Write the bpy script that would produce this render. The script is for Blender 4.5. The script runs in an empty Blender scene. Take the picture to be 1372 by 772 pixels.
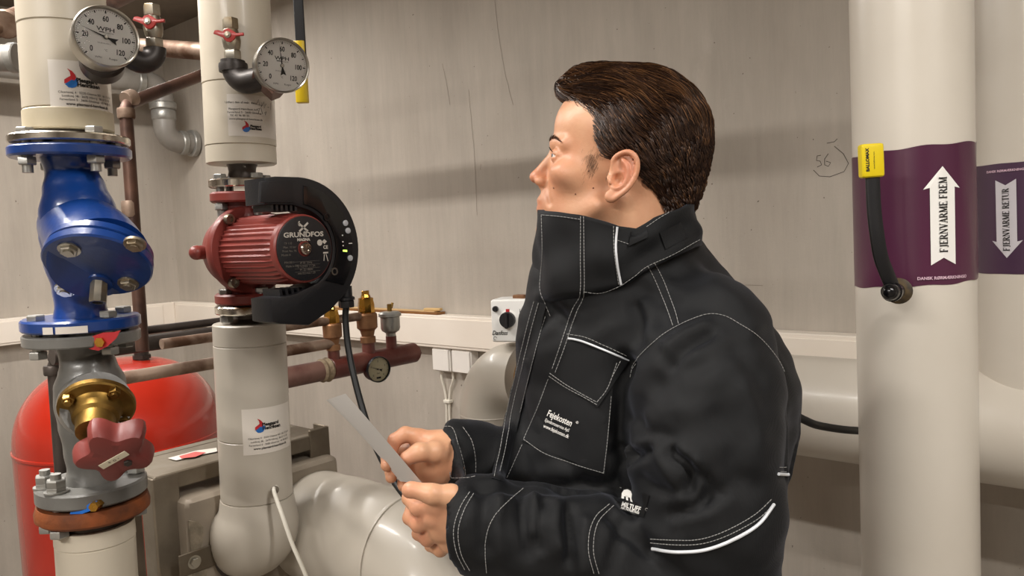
import bpy, bmesh, math, random
import numpy as np
from mathutils import Vector, Matrix
from mathutils.bvhtree import BVHTree
random.seed(7); np.random.seed(7)
PI = math.pi
SC = bpy.context.scene
COL = SC.collection
V3 = Vector
# ------------------------------------------------------------------ camera
FPX = 1050.0
RH = V3((.7595, .6505, 0)).normalized()       # camera's horizontal right
FH = V3((-.6505, .7595, 0)).normalized()      # camera's horizontal forward
UP = V3((0, 0, 1))
EYE = V3((0, 0, 1.6))
_p = math.atan(76/FPX); _r = .045
_f = FH*math.cos(_p) - UP*math.sin(_p)
_u = UP*math.cos(_p) + FH*math.sin(_p)
RC = RH*math.cos(_r) - _u*math.sin(_r)
UC = _u*math.cos(_r) + RH*math.sin(_r)
FC = _f
cam = bpy.data.cameras.new('camera'); camo = bpy.data.objects.new('camera', cam); COL.objects.link(camo)
cam.sensor_width = 36; cam.lens = 36*FPX/1372; cam.clip_start = .05
camo.matrix_world = Matrix(((RC.x, UC.x, -FC.x, EYE.x), (RC.y, UC.y, -FC.y, EYE.y), (RC.z, UC.z, -FC.z, EYE.z), (0, 0, 0, 1)))
SC.camera = camo
# ------------------------------------------------------------------ world, lights, exposure
w = bpy.data.worlds.new('world'); SC.world = w; w.use_nodes = True
w.node_tree.nodes['Background'].inputs[0].default_value = (1, .95, .88, 1)
w.node_tree.nodes['Background'].inputs[1].default_value = .25
SC.view_settings.view_transform = 'Standard'; SC.view_settings.look = 'None'
SC.view_settings.gamma = 1; SC.view_settings.use_curve_mapping = False
SC.view_settings.exposure = 0.0
# tube lamps on the ceiling: (centre x, y, direction angle, length, watts)
LAMPS = [(-1.7, .1, 0, 1.5, 52), (.9, .5, 0, 1.5, 34), (-.3, -1.5, 0, 1.5, 66), (-3.1, 1.0, 90, 1.2, 24)]
LAMP_COL = (1, .955, .905)

def at(px, py, Y):
    d = FC + RC*((px-686)/FPX) + UC*((386-py)/FPX)
    return EYE + d*(Y/d.dot(FH))
def ray(px, py):
    return (FC + RC*((px-686)/FPX) + UC*((386-py)/FPX)).normalized()
def on_plane(px, py, p, n):
    d = ray(px, py); p = V3(p); n = V3(n)
    return EYE + d*((p-EYE).dot(n)/d.dot(n))
def to_px(P):
    q = V3(P)-EYE; z = q.dot(FC)
    return 686+FPX*q.dot(RC)/z, 386-FPX*q.dot(UC)/z
# ------------------------------------------------------------------ materials
def srgb(h):
    h = h.lstrip('#'); c = [int(h[i:i+2], 16)/255 for i in (0, 2, 4)]
    return tuple(((x+.055)/1.055)**2.4 if x > .04045 else x/12.92 for x in c)+(1,)
MATS = {}
def mat(name, col, rough=.5, metal=0, var=None, vscale=8, vdist=(1, 1, 1), bump=0, bscale=60, bdist=(1, 1, 1), coat=0, spec=.5, lo=.35, hi=.65, sheen=0, detail=6, rvar=0, sub=0, trans=0, emit=0, vgamma=None):
    if name in MATS: return MATS[name]
    m = bpy.data.materials.new(name); m.use_nodes = True; MATS[name] = m
    nt = m.node_tree; N = nt.nodes; L = nt.links; b = N['Principled BSDF']
    if isinstance(col, str): col = srgb(col)
    b.inputs['Base Color'].default_value = col
    b.inputs['Roughness'].default_value = rough; b.inputs['Metallic'].default_value = metal
    b.inputs['Specular IOR Level'].default_value = spec; b.inputs['Coat Weight'].default_value = coat
    b.inputs['Coat Roughness'].default_value = .12
    b.inputs['Sheen Weight'].default_value = sheen
    b.inputs['Transmission Weight'].default_value = trans
    if sub:
        b.inputs['Subsurface Weight'].default_value = sub
        b.inputs['Subsurface Radius'].default_value = (.008, .003, .0015); b.inputs['Subsurface Scale'].default_value = 1
    if emit:
        b.inputs['Emission Color'].default_value = col; b.inputs['Emission Strength'].default_value = emit
    tc = N.new('ShaderNodeTexCoord')
    def noise(scale, dist, det):
        mp = N.new('ShaderNodeMapping'); mp.inputs['Scale'].default_value = dist
        L.new(tc.outputs['Object'], mp.inputs[0])
        n = N.new('ShaderNodeTexNoise'); n.inputs['Scale'].default_value = scale; n.inputs['Detail'].default_value = det
        L.new(mp.outputs[0], n.inputs['Vector']); return n
    if var:
        n = noise(vscale, vdist, detail)
        r = N.new('ShaderNodeValToRGB'); r.color_ramp.elements[0].position = lo; r.color_ramp.elements[1].position = hi
        if isinstance(var, str): var = srgb(var)
        r.color_ramp.elements[0].color = var; r.color_ramp.elements[1].color = col
        L.new(n.outputs[0], r.inputs[0]); L.new(r.outputs[0], b.inputs['Base Color'])
        if rvar:
            mr = N.new('ShaderNodeMapRange'); mr.inputs['From Min'].default_value = lo; mr.inputs['From Max'].default_value = hi
            mr.inputs['To Min'].default_value = min(1, rough+rvar); mr.inputs['To Max'].default_value = rough
            L.new(n.outputs[0], mr.inputs[0]); L.new(mr.outputs[0], b.inputs['Roughness'])
    if bump:
        n2 = noise(bscale, bdist, 4); bp = N.new('ShaderNodeBump'); bp.inputs['Strength'].default_value = bump
        bp.inputs['Distance'].default_value = .002
        L.new(n2.outputs[0], bp.inputs['Height']); L.new(bp.outputs[0], b.inputs['Normal'])
    return m
def concrete(name, base, dark, light, vertical=True):
    m = mat(name, base, .82, bump=.25, bscale=90)
    nt = m.node_tree; N = nt.nodes; L = nt.links; b = N['Principled BSDF']; tc = N.new('ShaderNodeTexCoord')
    def nz(scale, dist, det, ro=.55):
        mp = N.new('ShaderNodeMapping'); mp.inputs['Scale'].default_value = dist; L.new(tc.outputs['Object'], mp.inputs[0])
        n = N.new('ShaderNodeTexNoise'); n.inputs['Scale'].default_value = scale; n.inputs['Detail'].default_value = det
        n.inputs['Roughness'].default_value = ro; L.new(mp.outputs[0], n.inputs['Vector']); return n.outputs[0]
    def ramp(x, c0, c1, lo, hi):
        r = N.new('ShaderNodeValToRGB'); r.color_ramp.elements[0].position = lo; r.color_ramp.elements[1].position = hi
        r.color_ramp.elements[0].color = c0; r.color_ramp.elements[1].color = c1; L.new(x, r.inputs[0]); return r.outputs[0]
    def mix(a, bb, f, t='MIX'):
        x = N.new('ShaderNodeMix'); x.data_type = 'RGBA'; x.blend_type = t
        if isinstance(f, float): x.inputs[0].default_value = f
        else: L.new(f, x.inputs[0])
        L.new(a, x.inputs[6]); L.new(bb, x.inputs[7]); return x.outputs[2]
    vs = (1, 1, .10) if vertical else (1, 1, 1)
    c1 = ramp(nz(1.3, (1, 1, .7), 5), srgb(dark), srgb(base), .3, .62)
    c2 = ramp(nz(5, vs, 7, .65), (.90, .895, .89, 1), (1.06, 1.055, 1.05, 1), .3, .7)
    c3 = ramp(nz(38, vs, 5, .7), (.95, .95, .95, 1), (1.03, 1.03, 1.03, 1), .35, .65)
    c = mix(mix(c1, c2, 1.0, 'MULTIPLY'), c3, 1.0, 'MULTIPLY')
    pits = ramp(nz(70, (1, 1, 1), 2), (1, 1, 1, 1), (0, 0, 0, 1), .22, .25)
    dk = N.new('ShaderNodeRGB'); dk.outputs[0].default_value = srgb('5d554b')
    c = mix(c, dk.outputs[0], pits)
    wl = ramp(nz(3.2, (1, 1, .35), 6, .75), (0, 0, 0, 1), (.55, .55, .55, 1), .62, .74)
    lt = N.new('ShaderNodeRGB'); lt.outputs[0].default_value = srgb(light)
    c = mix(c, lt.outputs[0], wl)
    L.new(c, b.inputs['Base Color'])
    return m
M_WALL = concrete('wall_concrete', 'bab2a7', 'a59c91', 'c7c0b6')
M_CEIL = concrete('ceiling_concrete', '82776a', '695f54', '8d8376', False)
M_FLOOR = concrete('floor_concrete', '8d877e', '75706a', '9a948b', False)
M_INS = mat('insulation_plastic', 'c6bdac', .4, var='beb4a2', vscale=3, bump=.06, bscale=25, coat=.15)
M_INS2 = mat('insulation_plastic_grey', 'c0b9ad', .38, var='b7afa2', vscale=3, bump=.08, bscale=18, coat=.2)
M_INS3 = mat('insulation_plastic_white', 'd8d1c5', .36, var='d0c8bb', vscale=3, bump=.05, bscale=22, coat=.2)
M_INSEND = mat('insulation_joint', 'bfb49c', .5, var='b3a78d', vscale=20)
M_BLUE = mat('blue_enamel', '0e3a80', .3, var='0b2c63', vscale=9, bump=.35, bscale=55, coat=.5)
M_RED = mat('tank_red', 'b02a19', .25, var='a02415', vscale=4, coat=.5, bump=.04, bscale=30)
M_PUMP = mat('pump_red_cast', '82372f', .45, var='6f2c26', vscale=14, bump=.25, bscale=120, coat=.1)
M_PUMPC = mat('pump_red_smooth', '883b33', .4, var='76302a', vscale=20, bump=.08, bscale=90)
M_BLACK = mat('black_plastic', '17171a', .42, bump=.12, bscale=220)
M_BLACK2 = mat('black_plastic_glossy', '0e0e10', .22)
M_RUB = mat('black_rubber', '141415', .5)
M_STEEL = mat('galvanised_steel', 'b9b5ab', .28, 1, var='8f7f66', vscale=22, bump=.15, bscale=80, lo=.32, hi=.55, rvar=.25)
M_CHROME = mat('bright_steel', 'd5d1c8', .14, 1, var='75593a', vscale=16, lo=.38, hi=.52, rvar=.35, bump=.1, bscale=60)
M_STAIN = mat('brushed_stainless', 'b4aea4', .3, 1, bump=.05, bscale=200)
M_GREY = mat('grey_cast_paint', '74736f', .34, var='5d5b57', vscale=10, bump=.2, bscale=90, coat=.2)
M_BRASS = mat('brass', '97783f', .42, 1, var='70562c', vscale=30, bump=.15, bscale=120, rvar=.2)
M_BRASSB = mat('bright_brass', 'd3a24c', .2, 1, var='a67a32', vscale=30, rvar=.15)
M_BRONZE = mat('bronze_body', '9c7352', .5, .6, var='7f5a3e', vscale=25, bump=.2, bscale=90)
M_RUST = mat('rusty_flange', '8a4a22', .75, .3, var='5c3520', vscale=30, bump=.6, bscale=90)
M_RPIPE = mat('rust_spotted_pipe', '9d8878', .45, .55, var='5e4433', vscale=14, bump=.3, bscale=70, rvar=.25, lo=.38, hi=.56)
M_DPIPE = mat('dark_iron_pipe', '564e49', .42, .6, var='3a332f', vscale=12, bump=.2, bscale=80)
M_BPIPE = mat('brown_copper_pipe', '6f5245', .45, .55, var='493630', vscale=16, bump=.25, bscale=80)
M_MANI = mat('red_primer', '5e2822', .42, var='74463c', vscale=18, bump=.3, bscale=80, coat=.15, lo=.3, hi=.55)
M_MANI2 = mat('dusty_primer_pipe', '7a5a50', .55, var='5e3b34', vscale=18, bump=.3, bscale=80)
M_HEMP = mat('hemp_joint', 'a39277', .85, var='6f5c49', vscale=60, bump=.8, bscale=150)
M_TRUNK = mat('trunking_white', 'efe6da', .42, var='e9dfd2', vscale=4)
M_JBOX = mat('junction_box_white', 'ebe6df', .4)
M_WCABLE = mat('white_cable', 'e4dfd2', .4)
M_WHITE = mat('white_plastic', 'e9e8e4', .35)
M_PAPER = mat('paper_label', 'd9d2c8', .38, coat=.3, bump=.05, bscale=20)
M_SHEET = mat('sheet_paper', 'c9c6c2', .5)
M_INK = mat('black_ink', '15120f', .5)
M_INKG = mat('grey_ink', '5a544c', .6)
M_LRED = mat('logo_red', 'b3252b', .4)
M_LBLUE = mat('logo_blue', '1f62a8', .4)
M_PURP = mat('purple_label', '54243f', .33, var='4c1f3a', vscale=5, bump=.3, bscale=12, coat=.25)
M_PURP2 = mat('violet_label', '4a3049', .36, var='432a42', vscale=5, bump=.2, bscale=12, coat=.2)
M_LWHITE = mat('label_white', 'f3f1ec', .4)
M_LPINK = mat('label_pink_print', 'd9b9c8', .4)
M_YEL = mat('yellow_grip', 'e8cf10', .38, var='dcc20c', vscale=10)
M_YEL2 = mat('yellow_grip_matt', 'd6b714', .42, var='c4a510', vscale=10)
M_DIAL = mat('dial_white', 'd3d0ca', .4)
M_DIAL2 = mat('dial_cream', 'cfc9a8', .4)
M_GLASS = mat('gauge_glass', 'ffffff', .03, trans=1, spec=.5)
M_GLASS.node_tree.nodes['Principled BSDF'].inputs['IOR'].default_value = 1.04
M_LEVER = mat('red_lever', 'a3221b', .35, coat=.3)
M_WHEEL = mat('handwheel_red', '78322c', .5, var='692a25', vscale=12, bump=.15, bscale=100)
M_WOOD = mat('wood_strip', '9a6b38', .55, var='75491f', vscale=10, vdist=(1, 12, 12))
M_CORK = mat('cork_ring', 'b98f55', .8, var='8a6332', vscale=60, bump=.4, bscale=200)
M_FRAME = mat('frame_steel', '8f8678', .4, .75, var='6c6152', vscale=9, bump=.15, bscale=60, rvar=.2)
M_PANEL = mat('insulation_panel', '9b9080', .55, .25, var='82776a', vscale=5, bump=.2, bscale=40)
M_FOAM = mat('foam_edge', '8e8371', .85, var='6f6657', vscale=60, bump=.9, bscale=140)
M_PVC = mat('grey_drain_pipe', '8d8983', .4, var='7b766f', vscale=8, bump=.1, bscale=50, coat=.15)
M_GALV = mat('zinc_paint', 'a7a6a2', .35, .6, var='94928c', vscale=25, bump=.25, bscale=100)
M_LAMP = mat('lamp_tube', (1, .93, .83, 1), .5, emit=6)
M_LBODY = mat('lamp_body', 'e6e6e2', .5)
# ------------------------------------------------------------------ mesh helpers
class MB:
    def __init__(s): s.v = []; s.f = []; s.m = []; s.mi = 0
    def add(s, vs, fs):
        o = len(s.v); s.v += [tuple(v) for v in vs]; s.f += [tuple(i+o for i in f) for f in fs]; s.m += [s.mi]*len(fs); return s
    def build(s, name, m, parent=None, angle=35, smooth=True):
        me = bpy.data.meshes.new(name); me.from_pydata(s.v, [], s.f); 
        for x in (m if isinstance(m, (list, tuple)) else [m]): me.materials.append(x)
        me.polygons.foreach_set('material_index', s.m)
        bm = bmesh.new(); bm.from_mesh(me); bmesh.ops.recalc_face_normals(bm, faces=bm.faces); bm.to_mesh(me); bm.free()
        if smooth:
            me.polygons.foreach_set('use_smooth', [True]*len(me.polygons)); me.set_sharp_from_angle(angle=math.radians(angle))
        return link(name, me, parent)
def link(name, me, parent=None):
    o = bpy.data.objects.new(name, me); COL.objects.link(o); par(o, parent); return o
def par(o, parent):
    if parent is not None:
        o.parent = parent
        if parent.type == 'EMPTY': o.matrix_parent_inverse = Matrix.Translation(-parent.location)
def tag(o, label=None, cat=None, group=None, kind=None):
    if label: o['label'] = label
    if cat: o['category'] = cat
    if group: o['group'] = group
    if kind: o['kind'] = kind
    return o
def thing(name, label, cat, loc, group=None):
    o = bpy.data.objects.new(name, None); COL.objects.link(o); o.location = V3(loc); o.empty_display_size = .05
    return tag(o, label, cat, group)
def frame(o, z, x=None):
    z = V3(z).normalized(); x = V3(x) if x is not None else (RH if abs(z.dot(RH)) < .9 else UP)
    y = z.cross(x).normalized(); x = y.cross(z).normalized()
    return Matrix(((x.x, y.x, z.x, o[0]), (x.y, y.y, z.y, o[1]), (x.z, y.z, z.z, o[2]), (0, 0, 0, 1)))
def lathe(mb, F, prof, seg=32, a0=0, a1=2*PI, sx=1, sy=1, caps=True):
    """prof: (r, h) list revolved round F's z"""
    full = abs(a1-a0-2*PI) < 1e-6; n = seg if full else seg+1; vs = []
    for r, h in prof:
        for k in range(n):
            a = a0+(a1-a0)*k/seg; vs.append(F @ V3((r*math.cos(a)*sx, r*math.sin(a)*sy, h)))
    fs = []; np_ = len(prof)
    for i in range(np_-1):
        for k in range(seg):
            k2 = (k+1) % n; fs.append((i*n+k, i*n+k2, (i+1)*n+k2, (i+1)*n+k))
    if full and caps:
        if prof[0][0] > 1e-6: fs.append(tuple(range(n-1, -1, -1)))
        if prof[-1][0] > 1e-6: fs.append(tuple((np_-1)*n+k for k in range(n)))
    return mb.add(vs, fs)
def cyl(mb, a, b, r, r2=None, seg=28, bev=.0):
    a = V3(a); b = V3(b); L = (b-a).length; r2 = r if r2 is None else r2
    F = frame(a, b-a)
    if bev: pr = [(0, 0), (r-bev, 0), (r, bev), (r2, L-bev), (r2-bev, L), (0, L)]
    else: pr = [(0, 0), (r, 0), (r2, L), (0, L)]
    return lathe(mb, F, pr, seg)
def tube(mb, pts, r, seg=12, caps=True, rf=None):
    pts = [V3(p) for p in pts]; n = len(pts); vs = []; fs = []
    t0 = (pts[1]-pts[0]).normalized(); x = t0.orthogonal().normalized()
    for i, p in enumerate(pts):
        t = (pts[min(i+1, n-1)]-pts[max(i-1, 0)]).normalized()
        x = (x-t*x.dot(t)).normalized(); y = t.cross(x); rr = rf(i/(n-1)) if rf else r
        for k in range(seg):
            a = 2*PI*k/seg; vs.append(p+x*math.cos(a)*rr+y*math.sin(a)*rr)
    for i in range(n-1):
        for k in range(seg):
            k2 = (k+1) % seg; fs.append((i*seg+k, i*seg+k2, (i+1)*seg+k2, (i+1)*seg+k))
    if caps: fs.append(tuple(range(seg-1, -1, -1))); fs.append(tuple((n-1)*seg+k for k in range(seg)))
    return mb.add(vs, fs)
def smooth_path(P, n=8):
    P = [V3(p) for p in P]; out = []
    Q = [P[0]*2-P[1]]+P+[P[-1]*2-P[-2]]
    for i in range(1, len(Q)-2):
        for k in range(n):
            t = k/n; a, b, c, d = Q[i-1], Q[i], Q[i+1], Q[i+2]
            out.append(.5*((2*b)+(c-a)*t+(2*a-5*b+4*c-d)*t*t+(3*b-a-3*c+d)*t**3))
    out.append(P[-1]); return out
def bend(a, c, b, R, n=10):
    """path a->c->b with the corner rounded by radius R"""
    a, b, c = V3(a), V3(b), V3(c); u = (a-c).normalized(); v = (b-c).normalized(); ang = u.angle(v)
    d = R/math.tan(ang/2); p = c+u*d; q = c+v*d; out = [a]
    ctr = c+(u+v).normalized()*(R/math.sin(ang/2)); 
    e1 = (p-ctr); e2 = (q-ctr); tot = e1.angle(e2); ax = e1.cross(e2).normalized()
    for k in range(n+1): out.append(ctr+Matrix.Rotation(tot*k/n, 3, ax) @ e1)
    out.append(b); return out
def box(mb, F, size, bev=0, seg=1):
    """box centred on F, size (x, y, z)"""
    sx, sy, sz = [s/2 for s in size]
    bm = bmesh.new(); bmesh.ops.create_cube(bm, size=1)
    for v in bm.verts: v.co = V3((v.co.x*2*sx, v.co.y*2*sy, v.co.z*2*sz))
    if bev: bmesh.ops.bevel(bm, geom=bm.edges[:], offset=bev, segments=seg, affect='EDGES', profile=.6)
    bm.verts.index_update(); mb.add([F @ v.co for v in bm.verts], [[v.index for v in f.verts] for f in bm.faces]); bm.free(); return mb
def bxw(mb, x0, x1, y0, y1, z0, z1, bev=0):
    return box(mb, Matrix.Translation(((x0+x1)/2, (y0+y1)/2, (z0+z1)/2)), (abs(x1-x0), abs(y1-y0), abs(z1-z0)), bev)
def prism(mb, F, poly, h0, h1, bev=0):
    """polygon (x, y) extruded from h0 to h1 along F's z"""
    bm = bmesh.new(); vs = [bm.verts.new((x, y, h0)) for x, y in poly]; f = bm.faces.new(vs)
    r = bmesh.ops.extrude_face_region(bm, geom=[f]); 
    for g in r['geom']:
        if isinstance(g, bmesh.types.BMVert): g.co.z = h1
    if bev:
        es = [e for e in bm.edges if abs(e.verts[0].co.z-e.verts[1].co.z) < 1e-7 and len(e.link_faces) == 2]
        bmesh.ops.bevel(bm, geom=es, offset=bev, segments=2, affect='EDGES', profile=.6)
    bmesh.ops.recalc_face_normals(bm, faces=bm.faces)
    bm.verts.index_update(); mb.add([F @ v.co for v in bm.verts], [[v.index for v in f.verts] for f in bm.faces]); bm.free(); return mb
def hexa(mb, F, r, h0, h1, dome=True):
    c = .12*r
    pr = [(0, h0), (r*.93, h0), (r, h0+c), (r, h1-c), (r*.9, h1), (0, h1)]
    return lathe(mb, F, pr, 6)
def sph(mb, c, r, seg=20, rings=12, F=None, sc=(1, 1, 1)):
    F = F or Matrix.Translation(V3(c)); vs = []; fs = []
    pr = [(math.sin(PI*i/rings), -math.cos(PI*i/rings)) for i in range(rings+1)]
    for a, h in pr:
        for k in range(seg):
            t = 2*PI*k/seg; vs.append(F @ V3((a*math.cos(t)*r*sc[0], a*math.sin(t)*r*sc[1], h*r*sc[2])))
    for i in range(rings):
        for k in range(seg):
            k2 = (k+1) % seg; fs.append((i*seg+k, i*seg+k2, (i+1)*seg+k2, (i+1)*seg+k))
    mb.add(vs, fs)
    return mb
def text_data(s, size=1, bold=0, align='CENTER', sx=1, shear=0, space=1):
    c = bpy.data.curves.new('t', 'FONT'); c.body = s; c.size = size; c.align_x = align; c.offset = bold; c.shear = shear
    c.space_character = space; c.resolution_u = 3
    o = bpy.data.objects.new('t', c); COL.objects.link(o); dg = bpy.context.evaluated_depsgraph_get()
    me = bpy.data.meshes.new_from_object(o.evaluated_get(dg)); vs = [(v.co.x*sx, v.co.y) for v in me.vertices]; fs = [tuple(p.vertices) for p in me.polygons]
    bpy.data.objects.remove(o); bpy.data.curves.remove(c); bpy.data.meshes.remove(me); return vs, fs
def text(mb, fn, s, size, x=0, y=0, rot=0, **k):
    """text laid by fn((u, v)) -> world point"""
    vs, fs = text_data(s, size, **k); c, sn = math.cos(rot), math.sin(rot)
    return mb.add([fn(x+a*c-b*sn, y+a*sn+b*c) for a, b in vs], fs)
def patch(mb, fn, u0, u1, v0, v1, nu=12, nv=4, th=None):
    """a thin sheet laid by fn; th(u, v) extra lift"""
    vs = [fn(u0+(u1-u0)*i/nu, v0+(v1-v0)*j/nv) for j in range(nv+1) for i in range(nu+1)]
    fs = [(j*(nu+1)+i, j*(nu+1)+i+1, (j+1)*(nu+1)+i+1, (j+1)*(nu+1)+i) for j in range(nv) for i in range(nu)]
    return mb.add(vs, fs)
def poly2(mb, fn, pts): return mb.add([fn(x, y) for x, y in pts], [tuple(range(len(pts)))])
def stroke(mb, fn, pts, wd):
    """flat ribbon along 2D points"""
    n = len(pts); vs = []
    for i, (x, y) in enumerate(pts):
        x0, y0 = pts[max(i-1, 0)]; x1, y1 = pts[min(i+1, n-1)]; l = math.hypot(x1-x0, y1-y0) or 1
        nx, ny = -(y1-y0)/l*wd/2, (x1-x0)/l*wd/2; vs += [fn(x+nx, y+ny), fn(x-nx, y-ny)]
    return mb.add(vs, [(2*i, 2*i+1, 2*i+3, 2*i+2) for i in range(n-1)])
def arc(cx, cy, r, a0, a1, n=16, ry=None):
    ry = r if ry is None else ry
    return [(cx+r*math.cos(a0+(a1-a0)*k/n), cy+ry*math.sin(a0+(a1-a0)*k/n)) for k in range(n+1)]
# a small serif alphabet: strokes (x0,y0,x1,y1,width) and serifs, cap height 1
_T, _N, _S = .215, .09, .075
def _bar(x0, y0, x1, y1, wd):
    l = math.hypot(x1-x0, y1-y0); nx, ny = -(y1-y0)/l*wd/2, (x1-x0)/l*wd/2
    return [(x0+nx, y0+ny), (x0-nx, y0-ny), (x1-nx, y1-ny), (x1+nx, y1+ny)]
def _ser(x, y, w_=.34): return [(x-w_/2, y if y < .5 else y-_S), (x+w_/2, y if y < .5 else y-_S), (x+w_/2, y+_S if y < .5 else y), (x-w_/2, y+_S if y < .5 else y)]
def _bowl(x, y0, y1, rx, wd=_T):
    cy = (y0+y1)/2; ry = (y1-y0)/2; o = arc(x, cy, rx, -PI/2, PI/2, 10, ry); i = arc(x, cy, rx-wd, PI/2, -PI/2, 10, ry-_N)
    return [(o[k], o[k+1], i[len(i)-2-k], i[len(i)-1-k]) for k in range(len(o)-1)]
def serif_glyph(c):
    P = []
    if c in 'FE':
        P = [_bar(.18, 0, .18, 1, _T), _ser(.18, 0), _bar(.06, .97, .68, .97, _N), _bar(.68, 1, .68, .74, .04), _bar(.2, .52, .5, .52, _N), _bar(.5, .64, .5, .4, .04)]
        if c == 'E': P += [_bar(.06, .03, .72, .03, _N), _bar(.72, 0, .72, .28, .04)]
        return P, .78
    if c == 'J': return [_bar(.34, .2, .34, 1, _T), _ser(.34, 1)]+[(a, b, d, e) for a, b, d, e in [((.255, .2), (.425, .2), (.40, .0), (.28, .08)), ((.28, .08), (.40, .0), (.2, -.12), (.15, -.03)), ((.15, -.03), (.2, -.12), (.04, -.04), (.06, .08))]], .54
    if c == 'R': return [_bar(.18, 0, .18, 1, _T), _ser(.18, 0), _bar(.04, .975, .42, .975, _S), _bar(.2, .5, .42, .5, _S)]+_bowl(.40, .475, 1, .32)+[_bar(.42, .5, .74, .02, _T), _bar(.62, .025, .88, .025, _S)], .86
    if c == 'N': return [_bar(.17, 0, .17, 1, _N), _ser(.17, 0, .3), _bar(.06, .975, .28, .975, _S), _bar(.2, .97, .74, .03, _T), _bar(.76, 0, .76, 1, _N), _ser(.76, 1, .3)], .92
    if c == 'V': return [_bar(.14, 1, .44, 0, _T), _bar(.70, 1, .44, .0, _N), _ser(.14, 1, .32), _ser(.72, 1, .26)], .86
    if c == 'A': return [_bar(.16, 0, .42, 1, _N), _bar(.68, 0, .40, 1, _T), _ser(.14, 0, .26), _ser(.68, 0, .32), _bar(.24, .34, .6, .34, _N)], .84
    if c == 'M': return [_bar(.16, 0, .16, 1, _N), _ser(.16, 0, .28), _bar(.06, .975, .3, .975, _S), _bar(.2, 1, .52, .04, _T), _bar(.84, 1, .52, .04, _N), _bar(.88, 0, .88, 1, _T), _ser(.88, 0, .32), _ser(.9, 1, .28)], 1.08
    if c == 'U': return [_bar(.2, .3, .2, 1, _T), _ser(.2, 1), _bar(.76, .3, .76, 1, _N), _ser(.76, 1, .28)]+[(a, b, d, e) for a, b, d, e in [((.115, .3), (.285, .3), (.32, .12), (.18, .08)), ((.18, .08), (.32, .12), (.48, .06), (.45, -.02)), ((.45, -.02), (.48, .06), (.66, .12), (.7, .04)), ((.7, .04), (.66, .12), (.73, .3), (.79, .3))]], .92
    if c == 'T': return [_bar(.38, 0, .38, 1, _T), _ser(.38, 0), _bar(.04, .97, .72, .97, _N), _bar(.05, 1, .05, .74, .04), _bar(.71, 1, .71, .74, .04)], .78
    return [], .4
def serif_text(mb, fn, s, size, x, y, rot=0, sx=1):
    tot = sum(serif_glyph(c)[1] for c in s)*size*sx; u = -tot/2; co, sn = math.cos(rot), math.sin(rot)
    for c in s:
        P, adv = serif_glyph(c)
        for q in P:
            pts = [(u+a*size*sx, b*size-size/2) for a, b in q]
            mb.add([fn(x+a*co-b*sn, y+a*sn+b*co) for a, b in pts], [tuple(range(len(pts)))])
        u += adv*size*sx
    return mb
def wrap(axpt, axdir, r, front=None):
    """(u, v) in metres on a cylinder's skin: u to the viewer's right from `front`, v up along the axis"""
    z = V3(axdir).normalized(); f = (V3(front) if front is not None else EYE-V3(axpt)); f = (f-z*f.dot(z)).normalized(); s = z.cross(f).normalized()
    o = V3(axpt)
    return lambda u, v, e=0: o + z*v + (f*math.cos(u/r)+s*math.sin(u/r))*(r+e)
def plane_fn(o, x, y, e=0):
    o = V3(o); x = V3(x).normalized(); y = V3(y).normalized(); n = x.cross(y)
    return lambda u, v, k=0: o+x*u+y*v+n*(e+k)
def lift(fn, e): return lambda u, v: fn(u, v, e)
# ------------------------------------------------------------------ room
XL, XR, YB, YN, HC = -4.15, 2.7, 2.06, -2.8, 2.74
def plane_obj(name, pts, m, kind='structure', th=.12):
    mb = MB(); P = [V3(p) for p in pts]; n = (P[1]-P[0]).cross(P[2]-P[0]).normalized(); Q = [p-n*th for p in P]
    mb.add(P+Q, [(0, 1, 2, 3), (7, 6, 5, 4), (0, 4, 5, 1), (1, 5, 6, 2), (2, 6, 7, 3), (3, 7, 4, 0)])
    o = mb.build(name, m, smooth=False); o['kind'] = kind; return o
plane_obj('floor', [(XL, YN, 0), (XR, YN, 0), (XR, YB, 0), (XL, YB, 0)], M_FLOOR)
plane_obj('ceiling', [(XL, YB, HC), (XR, YB, HC), (XR, YN, HC), (XL, YN, HC)], M_CEIL)
WB = plane_obj('wall_back', [(XL, YB, 0), (XR, YB, 0), (XR, YB, HC), (XL, YB, HC)], M_WALL)
plane_obj('wall_left', [(XL, YN, 0), (XL, YB, 0), (XL, YB, HC), (XL, YN, HC)], M_WALL)
plane_obj('wall_right', [(XR, YB, 0), (XR, YN, 0), (XR, YN, HC), (XR, YB, HC)], M_WALL)
plane_obj('wall_near', [(XR, YN, 0), (XL, YN, 0), (XL, YN, HC), (XR, YN, HC)], M_WALL)
# lamps with their tubes (above and behind the camera)
for i, (lx, ly, ang, ln, wt) in enumerate(LAMPS):
    d = V3((math.cos(math.radians(ang)), math.sin(math.radians(ang)), 0)); c = V3((lx, ly, HC-.06))
    t = thing('ceiling_lamp', ['long white tube lamp on the ceiling left of the room', 'long white tube lamp on the ceiling above the tall pipes', 'long white tube lamp on the ceiling behind the camera', 'short white tube lamp on the ceiling over the red tank'][i], 'lamp', (lx, ly, HC), 'tube lamps on the ceiling')
    mb = MB(); box(mb, frame(c+UP*.03, UP, d), (ln, .12, .06), .006); mb.build('lamp_body', M_LBODY, t)
    for s in (-.035, .035):
        mb = MB(); n = UP.cross(d); cyl(mb, c-d*ln*.47+n*s-UP*.02, c+d*ln*.47+n*s-UP*.02, .013, seg=12); mb.build('lamp_tube', M_LAMP, t)
    la = bpy.data.lights.new('tube_light', 'AREA'); la.shape = 'RECTANGLE'; la.size = ln*.95; la.size_y = .07; la.energy = wt; la.color = LAMP_COL
    lo = bpy.data.objects.new('tube_light', la); COL.objects.link(lo); lo.location = c-UP*.045
    lo.rotation_euler = (0, 0, math.radians(ang)); par(lo, t)
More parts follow.
